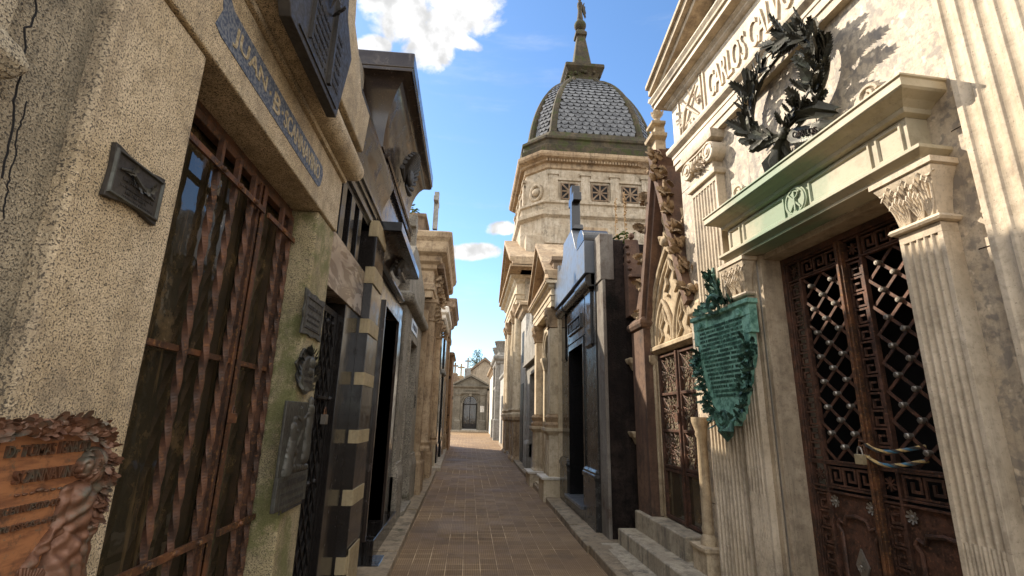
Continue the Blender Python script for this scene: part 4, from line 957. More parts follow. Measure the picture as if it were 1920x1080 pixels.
# lintel with copper-stained frieze
LA, LB = 1.215, 2.885
b = MB(); b.stack(-.02, .15, LA-.03, LB+.05, [(0, 2.908), (.0, 2.925), (.03, 2.945), (.045, 2.955), (.045, 2.975), (0, 2.98)])
b.box(-.02, .13, LA, LB, 2.981, 3.19); 
b.stack(-.02, .135, LA, LB, [(0, 3.191), (.03, 3.20), (.035, 3.215), (.035, 3.225), (.07, 3.25), (.12, 3.27), (.13, 3.28), (.13, 3.325), (.14, 3.33), (.14, 3.342), (.0, 3.36)])
# local coordinates of the stain follow the lintel
T2 = T.part('lintel', b, M['green_marble'], .002)
b = MB()
b.rings(.13, LA+.03, LA+.18, 3.005, 3.17, [(0, .0), (.0, .012), (.012, .012), (.02, .002)]); b.rings(.13, LB-.19, LB-.03, 3.005, 3.17, [(0, 0), (0, .012), (.012, .012), (.02, .002)])
b.rings(.13, LA+.22, 1.93, 3.005, 3.17, [(0, 0), (0, .012), (.012, .012), (.02, .002)]); b.rings(.13, 2.17, LB-.23, 3.005, 3.17, [(0, 0), (0, .012), (.012, .012), (.02, .002)])
uc0 = 2.05
b.disc(.13, .146, uc0, 3.085, .105, 32); b.tube([(.146, uc0+.088*math.cos(t_), 3.085+.088*math.sin(t_)) for t_ in [2*math.pi*k/32 for k in range(32)]], .008, 6, True)
b.bar((.15, uc0-.05, 3.025), (.15, uc0+.05, 3.145), .012, .012); b.bar((.152, uc0+.05, 3.025), (.152, uc0-.05, 3.145), .012, .012)
b.bar((.156, uc0+.004, 3.015), (.156, uc0+.004, 3.155), .013, .012); b.tube([(.156, uc0+.004+.036*math.sin(t_), 3.128+.024*math.cos(t_)) for t_ in [math.pi*k/10 for k in range(11)]], .006, 6)
T.part('panel', b, M['green_marble'], .001)
b = MB()
for (uu, s_) in ((LA+.30, 1), (LB-.12, -1)):
    b.tube([(.20, uu+.07*math.cos(t_)*(1-t_/12), 3.40+.06*math.sin(t_)*(1-t_/12)) for t_ in [k*.45 for k in range(18)]], .016, 6)
    b.prism([(uu-.12, 3.345), (uu+.1, 3.345), (uu+.06, 3.43), (uu-.02, 3.47), (uu-.09, 3.42)], .1, .2)
T.part('scroll', b, M['marble'], .002, True)
# iron double door
dW = -.17
def meander(mb, u0, z0, L_, h, w, d, vertical=False, th=None):
    th = th or h*.12; n = max(1, round(L_/h)); s_ = L_/n
    path = [(0, 0), (0, .86), (.80, .86), (.80, .26), (.38, .26), (.38, .60)]
    for k in range(n):
        pl = [((k+x+.08)*s_, y*h+h*.05) for x, y in path]
        if k < n-1: pl = pl
        for q in range(len(pl)-1):
            a, c = pl[q], pl[q+1]
            a2 = ((w, u0+a[0], z0+a[1]), (w, u0+c[0], z0+c[1])) if not vertical else ((w, u0+a[1], z0+L_-a[0]), (w, u0+c[1], z0+L_-c[0]))
            e = (Vector(a2[1])-Vector(a2[0])).normalized()*th/2; mb.bar(Vector(a2[0])-e, Vector(a2[1])+e, th, d*(1+.02*q))
    if vertical: mb.box(w-d*.45, w+d*.45, u0+h*.0, u0+h*.09, z0, z0+L_)
    else: mb.box(w-d*.45, w+d*.45, u0, u0+L_, z0, z0+h*.09)
def rosette(mb, w, u, z, r, n=8):
    for k in range(n):
        a = 2*math.pi*k/n; mb.leaf((w, u+r*.15*math.cos(a), z+r*.15*math.sin(a)), (.18, math.cos(a), math.sin(a)), (1, 0, 0), r, r*.55, .15, 1)
    mb.ball((w+.006, u, z), r*.3, 6, (.7, 1, 1))
b = MB(); b.box(dW-.04, dW+.03, UO0-.003, UO0+.035, .47, 2.86); b.box(dW-.04, dW+.03, UO1-.035, UO1+.003, .47, 2.86); b.box(dW-.04, dW+.028, UO0+.035, UO1-.035, 2.815, 2.86)
T.part('door_frame', b, M['iron_door'], .003)
cM = (1.985+2.10)/2
zL, zU = 1.375, 2.66
for i, (a, c) in enumerate(((UO0+.037, cM-.004), (cM+.004, UO1-.037))):
    bw = .115; l0 = a+bw+.04; l1 = c-.045
    f_ = MB(); f_.box(dW-.02, dW+.02, a, a+.012, .48, 2.812); f_.box(dW-.02, dW+.02, c-.035, c, .48, 2.812); f_.box(dW-.018, dW+.018, a+bw+.012, a+bw+.03, .48, 2.812)
    for z_ in (.48, 1.165, 1.195, 1.345, 1.36, 2.66, 2.80): f_.box(dW-.016, dW+.016, a+.012, c-.035, z_, z_+.013)
    d_ = T.part('door', f_, M['iron_door'], .002, label='%s iron leaf with lattice and key-pattern bands' % ('left' if i == 0 else 'right'))
    m_ = MB(); meander(m_, a+.018, zL+.01, 2.65-zL-.01, bw-.01, dW+.004, .012, True); meander(m_, a+.018, .50, .66, bw-.01, dW+.004, .012, True)
    meander(m_, a+bw+.04, 1.212, c-.04-(a+bw+.04), .125, dW+.004, .012); meander(m_, a+bw+.04, 2.68, c-.04-(a+bw+.04), .11, dW+.004, .012)
    for z_ in (1.275, 2.735):
        for k in range(4): m_.bar((dW+.004, a+.018+bw/2-.04*math.cos(k*math.pi/4), z_-.04*math.sin(k*math.pi/4)), (dW+.004, a+.018+bw/2+.04*math.cos(k*math.pi/4), z_+.04*math.sin(k*math.pi/4)), .008, .01+.001*k)
    T.part('key_pattern', m_, M['iron_door'], 0, parent=d_)
    lt = MB(); du, dz = .195, .172; nod = []
    uc_ = (l0+l1)/2
    def clip(u0, z0, su):
        # diagonal line through (u0,z0) with slope su*dz/du clipped to the light
        k = su*dz/du; pts = []
        for uu in (l0, l1):
            zz = z0+(uu-u0)*k
            if zL <= zz <= zU: pts.append((uu, zz))
        for zz in (zL, zU):
            uu = u0+(zz-z0)/k
            if l0 < uu < l1: pts.append((uu, zz))
        return pts[:2] if len(pts) >= 2 else None
    for k in range(-3, 12):
        for su, off in ((1, .0), (-1, .013)):
            q = clip(uc_, zL+.09+dz*k, su)
            if q and abs(q[0][0]-q[1][0]) > .02: lt.bar((dW-.012+off, *q[0]), (dW-.012+off, *q[1]), .019, .006)
    T.part('lattice', lt, M['iron_light'] if 0 else M['iron_door'], 0, parent=d_)
    rs = MB()
    for k in range(-1, 9):
        for uu, zz in ((uc_, zL+.09+dz*k), (uc_-du/2, zL+.09+dz*(k+.5)), (uc_+du/2, zL+.09+dz*(k+.5))):
            if l0+.01 < uu < l1-.01 and zL+.03 < zz < zU-.03:
                rs.disc(dW-.01, dW+.024, uu, zz, .017, 14); rs.disc(dW+.024, dW+.031, uu, zz, .0175, 14, .012); rs.disc(dW+.02, dW+.034, uu, zz, .006, 8)
    T.part('stud', rs, M['steel'], 0, True, parent=d_)
    pn = MB(); pn.box(dW-.012, dW-.006, a+.012, c-.035, .49, 1.165)
    pu0, pu1 = a+bw+.075, c-.075; pm = (pu0+pu1)/2
    path = [(dW+.004, pu0+.01, .50), (dW+.004, pu0+.01, .93), (dW+.004, pu0-.02, .97), (dW+.004, pu0+.0, 1.0), (dW+.004, pu0+.04, .985), (dW+.004, pu0+.06, 1.03), (dW+.004, pm, 1.045), (dW+.004, pu1-.06, 1.03), (dW+.004, pu1-.04, .985), (dW+.004, pu1, 1.0), (dW+.004, pu1+.02, .97), (dW+.004, pu1-.01, .93), (dW+.004, pu1-.01, .50)]
    pn.tube(path, .013, 8)
    T.part('door_panel', pn, M['iron_door'], 0, True, parent=d_)
    rr = MB(); rosette(rr, dW+.004, pu0-.005, 1.115, .036); rosette(rr, dW+.004, pu1-.0, 1.115, .036)
    rr.prism([(pm, .66), (pm+.05, .76), (pm, .86), (pm-.05, .76)], dW-.004, dW+.008); rosette(rr, dW+.012, pm, .76, .03)
    T.part('rosette', rr, M['steel'], 0, parent=d_)
b = MB(); b.box(dW+.021, dW+.05, cM-.028, cM+.024, .48, 2.81); b.box(dW+.05, dW+.062, cM-.012, cM+.008, .48, 2.81)
T.part('mullion', b, M['iron_light'], .003)
# striped hose chain with padlock
ha, hz_ = p(1618, 828, dW+.05); hb, hz2 = p(1700, 862, dW+.05)
T3 = Thing(FK, 'chain', 'blue and yellow striped hose-covered chain looped through the iron double door', 'chain', u=ha, w=dW, z=hz_)
b = MB()
for dz_ in (0, -.075):
    pts = [(dW+.04, ha, hz_+dz_*.4)]
    for k in range(9): t_ = k/8; pts.append((dW+.055+.035*math.sin(math.pi*t_), ha+.03+(hb-ha)*t_, hz_+dz_-.018-.03*math.sin(math.pi*t_*.9)))
    pts.append((dW-.03, hb+.05, hz_+dz_-.01)); b.tube(pts, .0115, 10)
T3.part('hose', b, M['hose'], 0, True)
b = MB(); b.tube([(dW+.05, ha+.02, hz_-.005), (dW+.06, ha-.015, hz_+.005), (dW+.05, ha-.03, hz_-.02), (dW+.06, ha-.02, hz_-.05), (dW+.06, ha+.015, hz_-.085)], .0075, 8)
for k in range(3): b.tube([(dW+.062, ha+.004+.012*math.cos(t_), hz_-.035-.02*k+.014*math.sin(t_)) for t_ in [2*math.pi*q/10 for q in range(10)]], .004, 6, True)
T3.part('link', b, M['iron_light'], 0, True)
padlock(FK, (dW+.075, ha-.01, hz_-.075), 1.35, 'square brass padlock on the striped chain of the marble tomb', M['brass'], M['steel'])

# ---- bronze wreath
wu, wz = 2.0, 4.0
W_ = Thing(FK, 'wreath', 'dark bronze wreath of laurel and oak leaves with ribbon on the marble wall', 'wreath', u=wu, z=3.2)
rnd = random.Random(12)
def ringpt(t_):                                     # t 0 at the knot, turning
    r = .40
    return (wu+r*1.02*math.sin(t_), wz-r*.84*math.cos(t_))
b = MB(); b.tube([(.06, *ringpt(t_)) for t_ in [2*math.pi*k/40 for k in range(40)]], .018, 6, True); W_.part('stem', b, M['wreath'], 0, True)
lau = MB(); oak = MB()
for k in range(110):
    t_ = -(.12+2.75*k/110); c = ringpt(t_); d0 = (-math.cos(t_), -math.sin(t_))
    a = math.atan2(d0[1], d0[0])+rnd.uniform(-1.0, 1.0)
    lau.leaf((.075+rnd.uniform(-.03, .08), c[0]+rnd.uniform(-.02, .02), c[1]+rnd.uniform(-.02, .02)), (rnd.uniform(.05, .6), math.cos(a), math.sin(a)), (1, rnd.uniform(-.7, .7), rnd.uniform(-.7, .7)), rnd.uniform(.10, .17), rnd.uniform(.04, .065), rnd.uniform(-.1, .3), 1)
for k in range(125):
    t_ = (.12+2.85*k/125); c = ringpt(t_); d0 = (math.cos(t_), math.sin(t_))
    a = math.atan2(d0[1], d0[0])+rnd.uniform(-1.1, 1.1)
    oak.leaf((.085+rnd.uniform(-.03, .11), c[0]+rnd.uniform(-.02, .02), c[1]+rnd.uniform(-.02, .02)), (rnd.uniform(.05, .7), math.cos(a), math.sin(a)), (1, rnd.uniform(-.8, .8), rnd.uniform(-.8, .8)), rnd.uniform(.09, .15), rnd.uniform(.06, .09), rnd.uniform(-.2, .5), 5, .3)
for t_, aa, L_ in ((1.25, .5, .24), (1.75, .3, .2), (2.2, 1.0, .22), (2.75, 1.3, .24), (1.0, -.5, .2), (-1.3, 2.2, .2), (-2.2, 1.9, .2)):
    c = ringpt(t_); (oak if t_ > 0 else lau).leaf((.12, *c), (.6, math.cos(aa), math.sin(aa)), (1, 0, .4), L_, .09, .2, 6)
for k in range(16):
    t_ = rnd.uniform(.3, 2.8); c = ringpt(t_); oak.ball((.10+rnd.uniform(0, .03), c[0]+rnd.uniform(-.04, .04), c[1]+rnd.uniform(-.04, .04)), .017, 6, (1, 1, 1.4))
W_.part('laurel_branch', lau, M['wreath'], 0); W_.part('oak_branch', oak, M['wreath'], 0)
def cloth(mb, pts, hw, nrm=(1, 0, 0), seg=5, wav=.012):
    # ribbon swept along pts with half width hw list, with folds across it and real thickness
    P_ = [Vector(q) for q in pts]; vs = []; n = len(P_)
    for i, q in enumerate(P_):
        d = (P_[min(i+1, n-1)]-P_[max(i-1, 0)]).normalized(); s_ = d.cross(Vector(nrm)).normalized()
        for k in range(seg+1):
            f = k/seg*2-1; vs.append(q+s_*hw[i]*f+Vector((wav*math.sin(f*5+i*.9), 0, 0)))
    m2 = len(vs); vs += [v-Vector((.008, 0, 0)) for v in vs]; fs = []
    for i in range(n-1):
        for k in range(seg):
            a = i*(seg+1)+k; fs.append((a, a+1, a+seg+2, a+seg+1)); fs.append((a+m2, a+m2+seg+1, a+m2+seg+2, a+m2+1))
        a = i*(seg+1); c = a+seg; fs += [(a, a+seg+1, a+seg+1+m2, a+m2), (c, c+m2, c+seg+1+m2, c+seg+1)]
    a = (n-1)*(seg+1)
    for k in range(seg): fs += [(k, k+m2, k+1+m2, k+1), (a+k, a+k+1, a+k+1+m2, a+k+m2)]
    mb.add(vs, fs)
rb = MB(); kz = wz-.34
cloth(rb, [(.10, wu-.02, kz), (.15, wu+.08, kz+.02), (.17, wu+.20, kz+.01), (.14, wu+.32, kz-.04), (.06, wu+.40, kz-.10)], [.02, .045, .06, .06, .03], wav=.02)
cloth(rb, [(.10, wu, kz-.02), (.14, wu+.10, kz-.10), (.15, wu+.22, kz-.155), (.15, wu+.34, kz-.20), (.08, wu+.43, kz-.22)], [.03, .05, .055, .055, .04], wav=.004)
cloth(rb, [(.09, wu-.03, kz), (.12, wu-.10, kz-.09), (.15, wu-.14, kz-.17), (.12, wu-.16, kz-.26)], [.02, .055, .085, .05], wav=.03)
cloth(rb, [(.08, wu-.01, kz), (.10, wu-.05, kz-.09), (.09, wu-.04, kz-.17), (.10, wu-.14, kz-.25), (.08, wu-.20, kz-.29)], [.02, .04, .06, .05, .03], wav=.025)
rb.ball((.11, wu-.02, kz), .045, 8, (.8, 1, 1.1))
W_.part('ribbon', rb, M['wreath'], 0, True)
b = MB(); b.text('CARLOS', wu+.12, wu+.33, kz-.135, .05, .152, .008, -.42); W_.part('lettering', b, M['soot'])

# ---- verdigris bronze plaque
gu0, gu1 = .59, 1.42; gm = (gu0+gu1)/2; gz0, gz1 = 1.58, 2.50; gw = .13
P = Thing(FK, 'plaque', 'green patinated bronze shield plaque with scroll crest and oak garlands', 'plaque', u=gm, w=.1, z=gz0)
def shieldw(z):                                     # half width by height
    f = (z-gz0)/(gz1-gz0)
    return .39*(.24+.76*min(1, max(0, f/.60))**.7) if f < .60 else .39
poly = [(gm-shieldw(gz0+(gz1-gz0)*k/14), gz0+(gz1-gz0)*k/14) for k in range(14, -1, -1)]+[(gm+shieldw(gz0+(gz1-gz0)*k/14), gz0+(gz1-gz0)*k/14) for k in range(15)]
b = MB(); b.prism(poly, .088, gw+.02); b.box(.0, .088, gm-.1, gm+.1, 1.9, 2.4); P.part('shield', b, M['verdigris'], .004)
b = MB()
b.stack(.09, gw+.03, gm-.43, gm-.20, [(0, 2.42), (0, 2.50), (.02, 2.51), (.02, 2.545)]); b.stack(.09, gw+.03, gm+.20, gm+.43, [(0, 2.42), (0, 2.50), (.02, 2.51), (.02, 2.545)]); b.stack(.09, gw+.02, gm-.20, gm+.20, [(0, 2.455), (0, 2.50), (.02, 2.51), (.02, 2.54)])
b.box(.09, gw+.028, gm-.43, gm-.36, 2.28, 2.42); b.box(.09, gw+.028, gm+.36, gm+.43, 2.28, 2.42); b.disc(gw+.03, gw+.045, gm-.3, 2.46, .03, 12); b.disc(gw+.03, gw+.045, gm+.3, 2.46, .03, 12)
P.part('frame', b, M['verdigris'], .003)
b = MB()
for k in range(17):
    z_ = 2.405-k*.037; hw_ = shieldw(z_)-.055-.03*(k > 8)
    if hw_ < .05: break
    ind = 0 if k % 4 else .02
    fake_lines(b, gm-hw_+ind, gm+hw_-.01, z_, .021, gw+.02, .005, 100+k, .55, 1.0)
P.part('lettering', b, M['verdigris_dark'])
b = MB(); rnd = random.Random(3)
b.tube([(gw+.06+.02*math.sin(t_), gm-.0+(.10-.0095*t_)*math.cos(t_+.5), 2.57+(.10-.0095*t_)*math.sin(t_+.5)) for t_ in [k*.35 for k in range(26)]], [.024-.0006*k for k in range(26)], 8)
b.ball((gw+.07, gm, 2.57), .03, 8)
for k in range(42):
    t_ = rnd.random(); b.leaf((gw+.02+rnd.uniform(-.03, .03), gm-.03+rnd.uniform(-.09, .09)*(1.2-t_), 2.56+t_*.30), (rnd.uniform(.1, .7), rnd.uniform(-.8, .8), rnd.uniform(.3, 1)), (1, rnd.uniform(-.5, .5), 0), rnd.uniform(.07, .11), .05, .25, 3)
b.tube([(gw, gm-.02, 2.60), (gw+.03, gm-.03, 2.80), (gw+.02, gm-.03, 2.93)], [.05, .035, .012], 8)
for k in range(30):
    s_ = rnd.choice((-1, 1)); u_ = rnd.uniform(.06, .24); b.leaf((gw+.03, gm+s_*u_, 2.55+rnd.uniform(-.0, .10)*(1-u_/.3)), (rnd.uniform(.2, .6), s_, rnd.uniform(-.2, .6)), (1, 0, rnd.uniform(-.4, .4)), .10, .05, .3, 3)
P.part('crest', b, M['verdigris_dark'], 0, True)
b = MB()
for k in range(230):
    s_ = 1 if k % 2 else -1; z_ = gz0+.02+rnd.random()**.8*.62; hw_ = shieldw(z_)
    a = rnd.uniform(-1.2, 1.2)+(math.pi/2)+(-s_*.5)
    b.leaf((gw+rnd.uniform(.0, .04), gm+s_*(hw_+rnd.uniform(-.045, .03)), z_), (rnd.uniform(.1, .8), math.cos(a)*1.1+s_*.3, math.sin(a)*rnd.choice((1, -1))), (1, s_*rnd.uniform(0, .8), rnd.uniform(-.5, .5)), rnd.uniform(.06, .11), rnd.uniform(.035, .06), rnd.uniform(0, .5), 3)
for (uu, zz, L_) in ((gm+.42, 2.0, .15), (gm+.38, 1.85, .14), (gm+.3, 1.74, .16), (gm-.36, 1.85, .12), (gm+.43, 2.12, .12)): b.leaf((gw+.03, uu, zz), (.8, .5, -.3), (1, 0, .5), L_, .07, .3, 4)
P.part('garland', b, M['verdigris_dark'], 0)
b = MB()
for s_, r0 in ((1, .10), (1, .06)):
    b.tube([(gw+.05, gm-.02+(r0-.008*t_)*math.cos(t_+2.6), 1.64+(r0-.008*t_)*math.sin(t_+2.6)) for t_ in [k*.35 for k in range(20)]], [.026-.0009*k for k in range(20)], 8)
for k in range(7): b.tube([(gw+.03, gm-.06+.02*k, 1.62), (gw+.06, gm-.07+.028*k, 1.54), (gw+.02, gm-.03+.012*k, 1.455+.008*k)], [.016, .02, .006], 7)
P.part('scroll', b, M['verdigris_dark'], 0, True)
# ---- gothic tomb
FG = Frame(2.25, 0, 180); p = FG.p
T = Thing(FG, 'mausoleum', 'narrow gothic limestone tomb with crocketed gable and pointed arch tracery', 'mausoleum', u=-5.37)
gc = -5.37
b = MB(); b.box(-3.2, -.5, -6.5, -4.5, 0, 3.6); b.prism([(-6.4, 3.6), (-4.5, 3.6), (gc, 4.6)], -2.9, -.5); T.part('wall', b, M['gothic_brown'])
b = MB()   # front wall around the door and tracery
b.box(-.35, -.04, -6.42, -5.93, .0, 2.46); b.box(-.35, -.04, -4.76, -4.5, .0, 2.46)
b.prism([(-6.30, 2.46), (-4.45, 2.46), (-4.50, 2.75), (gc, 4.70), (-6.25, 2.75)], -.35, -.06)
T.part('front_wall', b, M['gothic'], .006)
# brown buttress with caps
b = MB(); b.box(-.35, .10, -6.44, -5.98, 0, 2.74); b.stack(-.3, .10, -6.44, -5.98, [(0, 2.741), (.03, 2.76), (.05, 2.80), (.05, 2.84), (.02, 2.87), (0, 2.90)]); T.part('buttress', b, M['gothic_brown'], .008)
b = MB(); b.prism([(-6.42, 2.90), (-6.02, 2.90), (-5.60, 4.40), (gc-.02, 4.95), (gc-.10, 4.95), (-6.10, 3.4)], -.35, .06); T.part('gable_flank', b, M['gothic_brown'], .008)
b = MB()
for (z_, s_) in ((2.40, 1), (1.45, .9)):        # small corbels on the flank towards the dark wall
    b.stack(-.1, .12, -6.62, -6.45, [(-.05, z_-.14), (-.02, z_-.06), (.0, z_-.05), (.02, z_), (.02, z_+.02)])
T.part('corbel', b, M['gothic'], .004)
# side pinnacle (left) with crockets
b = MB(); b.box(-.12, .10, -6.66, -6.48, 3.0, 3.55); b.prism([(-6.70, 3.55), (-6.44, 3.55), (-6.57, 4.15)], -.1, .1)
for k in range(5):
    for s_ in (-1, 1): b.ball((.08, -6.57+s_*(.13-.024*k), 3.55+.12*k), .035, 6, (1, 1.1, .8))
b.ball((.0, -6.57, 4.2), .05, 6); b.tube([(.05, -6.72, 2.92), (.12, -6.78, 2.98), (.10, -6.85, 2.90)], [.05, .04, .02], 6)
T.part('pinnacle', b, M['gothic_brown'], .004)
# right colonnette on its pedestal
b = MB(); b.lathe(.06, -4.66, [(.075, .55), (.075, .60), (.05, .64), (.06, .68), (.05, .72), (.046, 1.46), (.06, 1.49), (.055, 1.52), (.08, 1.59), (.085, 1.61), (.085, 1.65)], 16); T.part('colonnette', b, M['gothic'], 0, True)
b = MB(); b.stack(-.1, .16, -4.80, -4.52, [(.03, 0), (.03, .10), (0, .12), (0, .50), (.02, .52), (.02, .55)]); T.part('pedestal', b, M['gothic'], .006)
b = MB(); b.stack(-.3, .02, -4.72, -4.54, [(0, 1.66), (0, 2.60), (.05, 2.66), (.05, 2.74), (-.02, 2.95), (-.02, 3.2)]); T.part('pier', b, M['gothic'], .006)
# rake of the gable: moulded band with crockets, both sides
bR = MB(); lf = MB(); rnd = random.Random(21)
z_ap, z_b, uR = 4.88, 2.78, -4.62
for s_, ue, zb_ in ((1, uR, z_b), (-1, -6.12, z_b)):
    d = Vector((0, ue-gc, zb_-z_ap)); 
    for (i0, i1, w1) in ((.0, .10, .12), (.10, .16, .07)):
        n_ = Vector((0, -d.z, d.y)).normalized()*(-1 if s_ > 0 else 1)
        a = Vector((0, gc, z_ap)); e = a+d
        q = [a+n_*i0, e+n_*i0, e+n_*i1, a+n_*i1]
        bR.prism([(v.y, v.z) for v in q], -.3, w1+(.002 if s_ > 0 else 0))
    n = 8 if s_ > 0 else 6
    for k in range(n):
        t_ = (k+.6)/n; c = Vector((.03, gc, z_ap))+d*t_
        out = Vector((0, -d.z*(1 if s_ > 0 else -1), abs(d.y))).normalized()
        if out.y*s_ < 0: out.y *= -1
        lf = MB()
        for q in range(11):
            lf.leaf(c+Vector((rnd.uniform(-.06, .09), rnd.uniform(-.04, .04), rnd.uniform(-.06, .06))), (rnd.uniform(-.1, .9), out.y+rnd.uniform(-.6, .6), out.z+rnd.uniform(-.8, .5)), (1, out.y, out.z), .125, .10, .7, 4, .5, .75)
        lf.ball(c+Vector((.06, out.y*.06, out.z*.08)), .036, 8); lf.ball(c+Vector((.08, out.y*.03, out.z*.03-.04)), .032, 7)
        T.part('crocket', lf, M['tuff'], 0, True)
T.part('gable_rake', bR, M['gothic_brown'], .004)
# finial
b = MB(); b.stack(-.06, .07, gc-.065, gc+.065, [(0, 4.85), (0, 5.00), (.06, 5.03), (.07, 5.07), (.0, 5.10), (-.01, 5.20), (.04, 5.22), (.045, 5.25), (-.01, 5.29)])
b.lathe(.005, gc, [(.045, 5.29), (.035, 5.34), (.06, 5.38), (.07, 5.42), (.04, 5.46), (.035, 5.50), (.06, 5.53)], 12)
for k in range(8):
    a = k*math.pi/4; b.leaf((.03*math.cos(a), gc+.03*math.sin(a), 5.36), (math.cos(a), math.sin(a), .6), (0, 0, 1), .09, .06, .5, 2)
b.tube([(.0, gc-.10, 5.62), (.0, gc+.10, 5.62)], .03, 8); b.tube([(-.1, gc, 5.60), (.1, gc, 5.60)], .03, 8); b.ball((0, gc, 5.62), .06, 8); b.ball((0, gc, 5.72), .035, 6)
T.part('finial', b, M['gothic'], .002)
# tracery: lancet arch with two sub arches and a foil, real mouldings
def lancet(uL, uR_, zs, za, n=12):
    um = (uL+uR_)/2; h = za-zs; hw = (uR_-uL)/2
    R_ = (h*h+hw*hw)/(2*hw); pts = []
    for k in range(n+1):
        t_ = k/n; z = zs+h*t_; x = R_-math.sqrt(max(0, R_*R_-(z-zs)**2)); pts.append((uL+x, z))
    return pts+[(2*um-u, z) for u, z in pts[::-1][1:]]
b = MB()
aL, aR = -6.0, -4.74
for off, w_, r_ in ((0, -.02, .035), (.06, -.045, .025), (-.055, -.035, .02)):
    pl = lancet(aL+off, aR-off, 2.50, 3.60-off*1.6); b.tube([(w_, u, z) for u, z in pl], r_, 7)
mid = (aL+aR)/2
for (l, r_) in ((aL+.11, mid-.02), (mid+.02, aR-.11)):
    for off, w_, rr in ((0, -.035, .026), (.045, -.05, .018)):
        pl = lancet(l+off, r_-off, 2.50, 3.02-off*1.5); b.tube([(w_, u, z) for u, z in pl], rr, 7)
    m_ = (l+r_)/2
    for s_ in (-1, 1):
        b.tube([(-.045, m_+s_*.165, 2.52), (-.045, m_+s_*.07, 2.60), (-.045, m_+s_*.12, 2.70), (-.045, m_+s_*.035, 2.78), (-.045, m_+s_*.02, 2.86), (-.045, m_, 2.93)], .016, 6)
for s_ in (-1, 1): b.tube([(-.04, mid+s_*.10, 3.04), (-.04, mid+s_*.19, 3.10), (-.04, mid+s_*.10, 3.18), (-.04, mid+s_*.13, 3.27), (-.04, mid+s_*.03, 3.36), (-.04, mid, 3.48)], .022, 6)
b.ball((-.01, mid, 3.68), .07, 8); b.tube([(-.02, mid, 3.58), (-.0, mid, 3.80)], [.04, .02], 6)
for s_ in (-1, 1): b.tube([(-.02, mid+s_*.02, 3.72), (.02, mid+s_*.10, 3.76), (0, mid+s_*.12, 3.68)], [.03, .03, .015], 6)
rz = 4.05; b.tube([(-.045, mid+.13*math.cos(t_), rz+.15*math.sin(t_)) for t_ in [2*math.pi*k/20 for k in range(20)]], .022, 6, True)
T.part('tracery', b, M['gothic'], 0, True)
b = MB(); b.stack(-.3, -.03, -6.12, -4.66, [(0, 2.40), (.02, 2.42), (.05, 2.44), (.05, 2.48), (.02, 2.50), (0, 2.505)])
T.part('transom', b, M['gothic'], .003)
b = MB()
for uu in (-6.02, -5.97, -4.75): b.tube([(-.02, uu, .56), (-.02, uu, 2.40)], .022, 8)
b.stack(-.1, .02, -6.08, -5.96, [(0, 2.28), (.03, 2.32), (.03, 2.39)]); T.part('shaft', b, M['gothic'], 0, True)
# door leaves with cobweb ironwork
dm = -5.37
def web(mb, u0, u1, z0, z1, w):
    um, zm = (u0+u1)/2, (z0+z1)/2; hu, hz_ = (u1-u0)/2, (z1-z0)/2; n = 12; r = .0055
    def P_(a, f):
        c_, s_ = math.cos(a), math.sin(a); m_ = max(abs(c_), abs(s_)); return (w, um+hu*f*c_/m_**(f), zm+hz_*f*s_/m_**(f))
    for k in range(n): a = 2*math.pi*(k+.5)/n; mb.tube([P_(a, .18), P_(a, 1)], r, 4)
    for f in (.18, .40, .66, .92):
        pts = []
        for k in range(n*2): a = 2*math.pi*(k+1)/(n*2); pts.append(P_(a, f*(1 if k % 2 == 0 else .82)))
        mb.tube(pts, r, 4, True)
for i, (a, c) in enumerate(((-5.93, dm-.012), (dm+.012, -4.78))):
    f_ = MB(); dw2 = -.07
    f_.box(dw2-.02, dw2+.02, a, a+.045, .56, 2.40); f_.box(dw2-.02, dw2+.02, c-.04, c, .56, 2.40)
    for z_ in (.56, 1.06, 1.10, 1.49, 1.90, 2.35): f_.box(dw2-.018, dw2+.018, a+.045, c-.04, z_, z_+.03)
    d_ = T.part('door', f_, M['iron_door'], .003, label='%s leaf with cobweb ironwork' % ('left' if i == 0 else 'right'))
    g = MB(); g.box(dw2-.03, dw2-.022, a+.01, c-.01, .58, 2.38); T.part('glass', g, M['glass_pale'], parent=d_)
    wb = MB()
    for (z0, z1) in ((1.13, 1.49), (1.52, 1.90), (1.93, 2.35)): web(wb, a+.045, c-.04, z0, z1, dw2+.004)
    T.part('grille', wb, M['iron'], 0, True, parent=d_)
    pp = MB(); pp.box(dw2-.02, dw2-.008, a+.045, c-.04, .59, 1.06); T.part('lower_pane', pp, M['glass'], parent=d_)
b = MB(); b.box(-.05, -.03, dm-.02, dm+.02, .56, 2.38); T.part('cover_strip', b, M['iron_door'], .003)
b = MB(); b.box(-.045, -.01, dm-.06, dm+.02, 1.60, 1.70); b.tube([(-.02, dm-.06, 1.74), (.0, dm-.02, 1.78), (-.02, dm+.04, 1.75)], .012, 6); T.part('lock', b, M['iron'], .003)
# marble steps
for i, (w1, z1, z0, ya, yb) in enumerate(((.155, .545, .30, -6.42, -4.98), (.37, .335, .16, -6.44, -4.25), (.585, .165, 0, -6.46, -4.0))):
    b = MB(); b.stack(-.30 if i == 0 else (-.1 if i == 1 else .1), w1, ya, yb, [(0, z0-.10), (0, z1-.012), (-.006, z1-.003), (-.012, z1)])
    T.part('step', b, M['steps'], .006, label='%s step of worn marble' % ('top', 'middle', 'lowest')[i])
b = MB(); b.box(-.5, -.02, -6.45, -4.5, 0, .50); T.part('plinth', b, M['steps'])

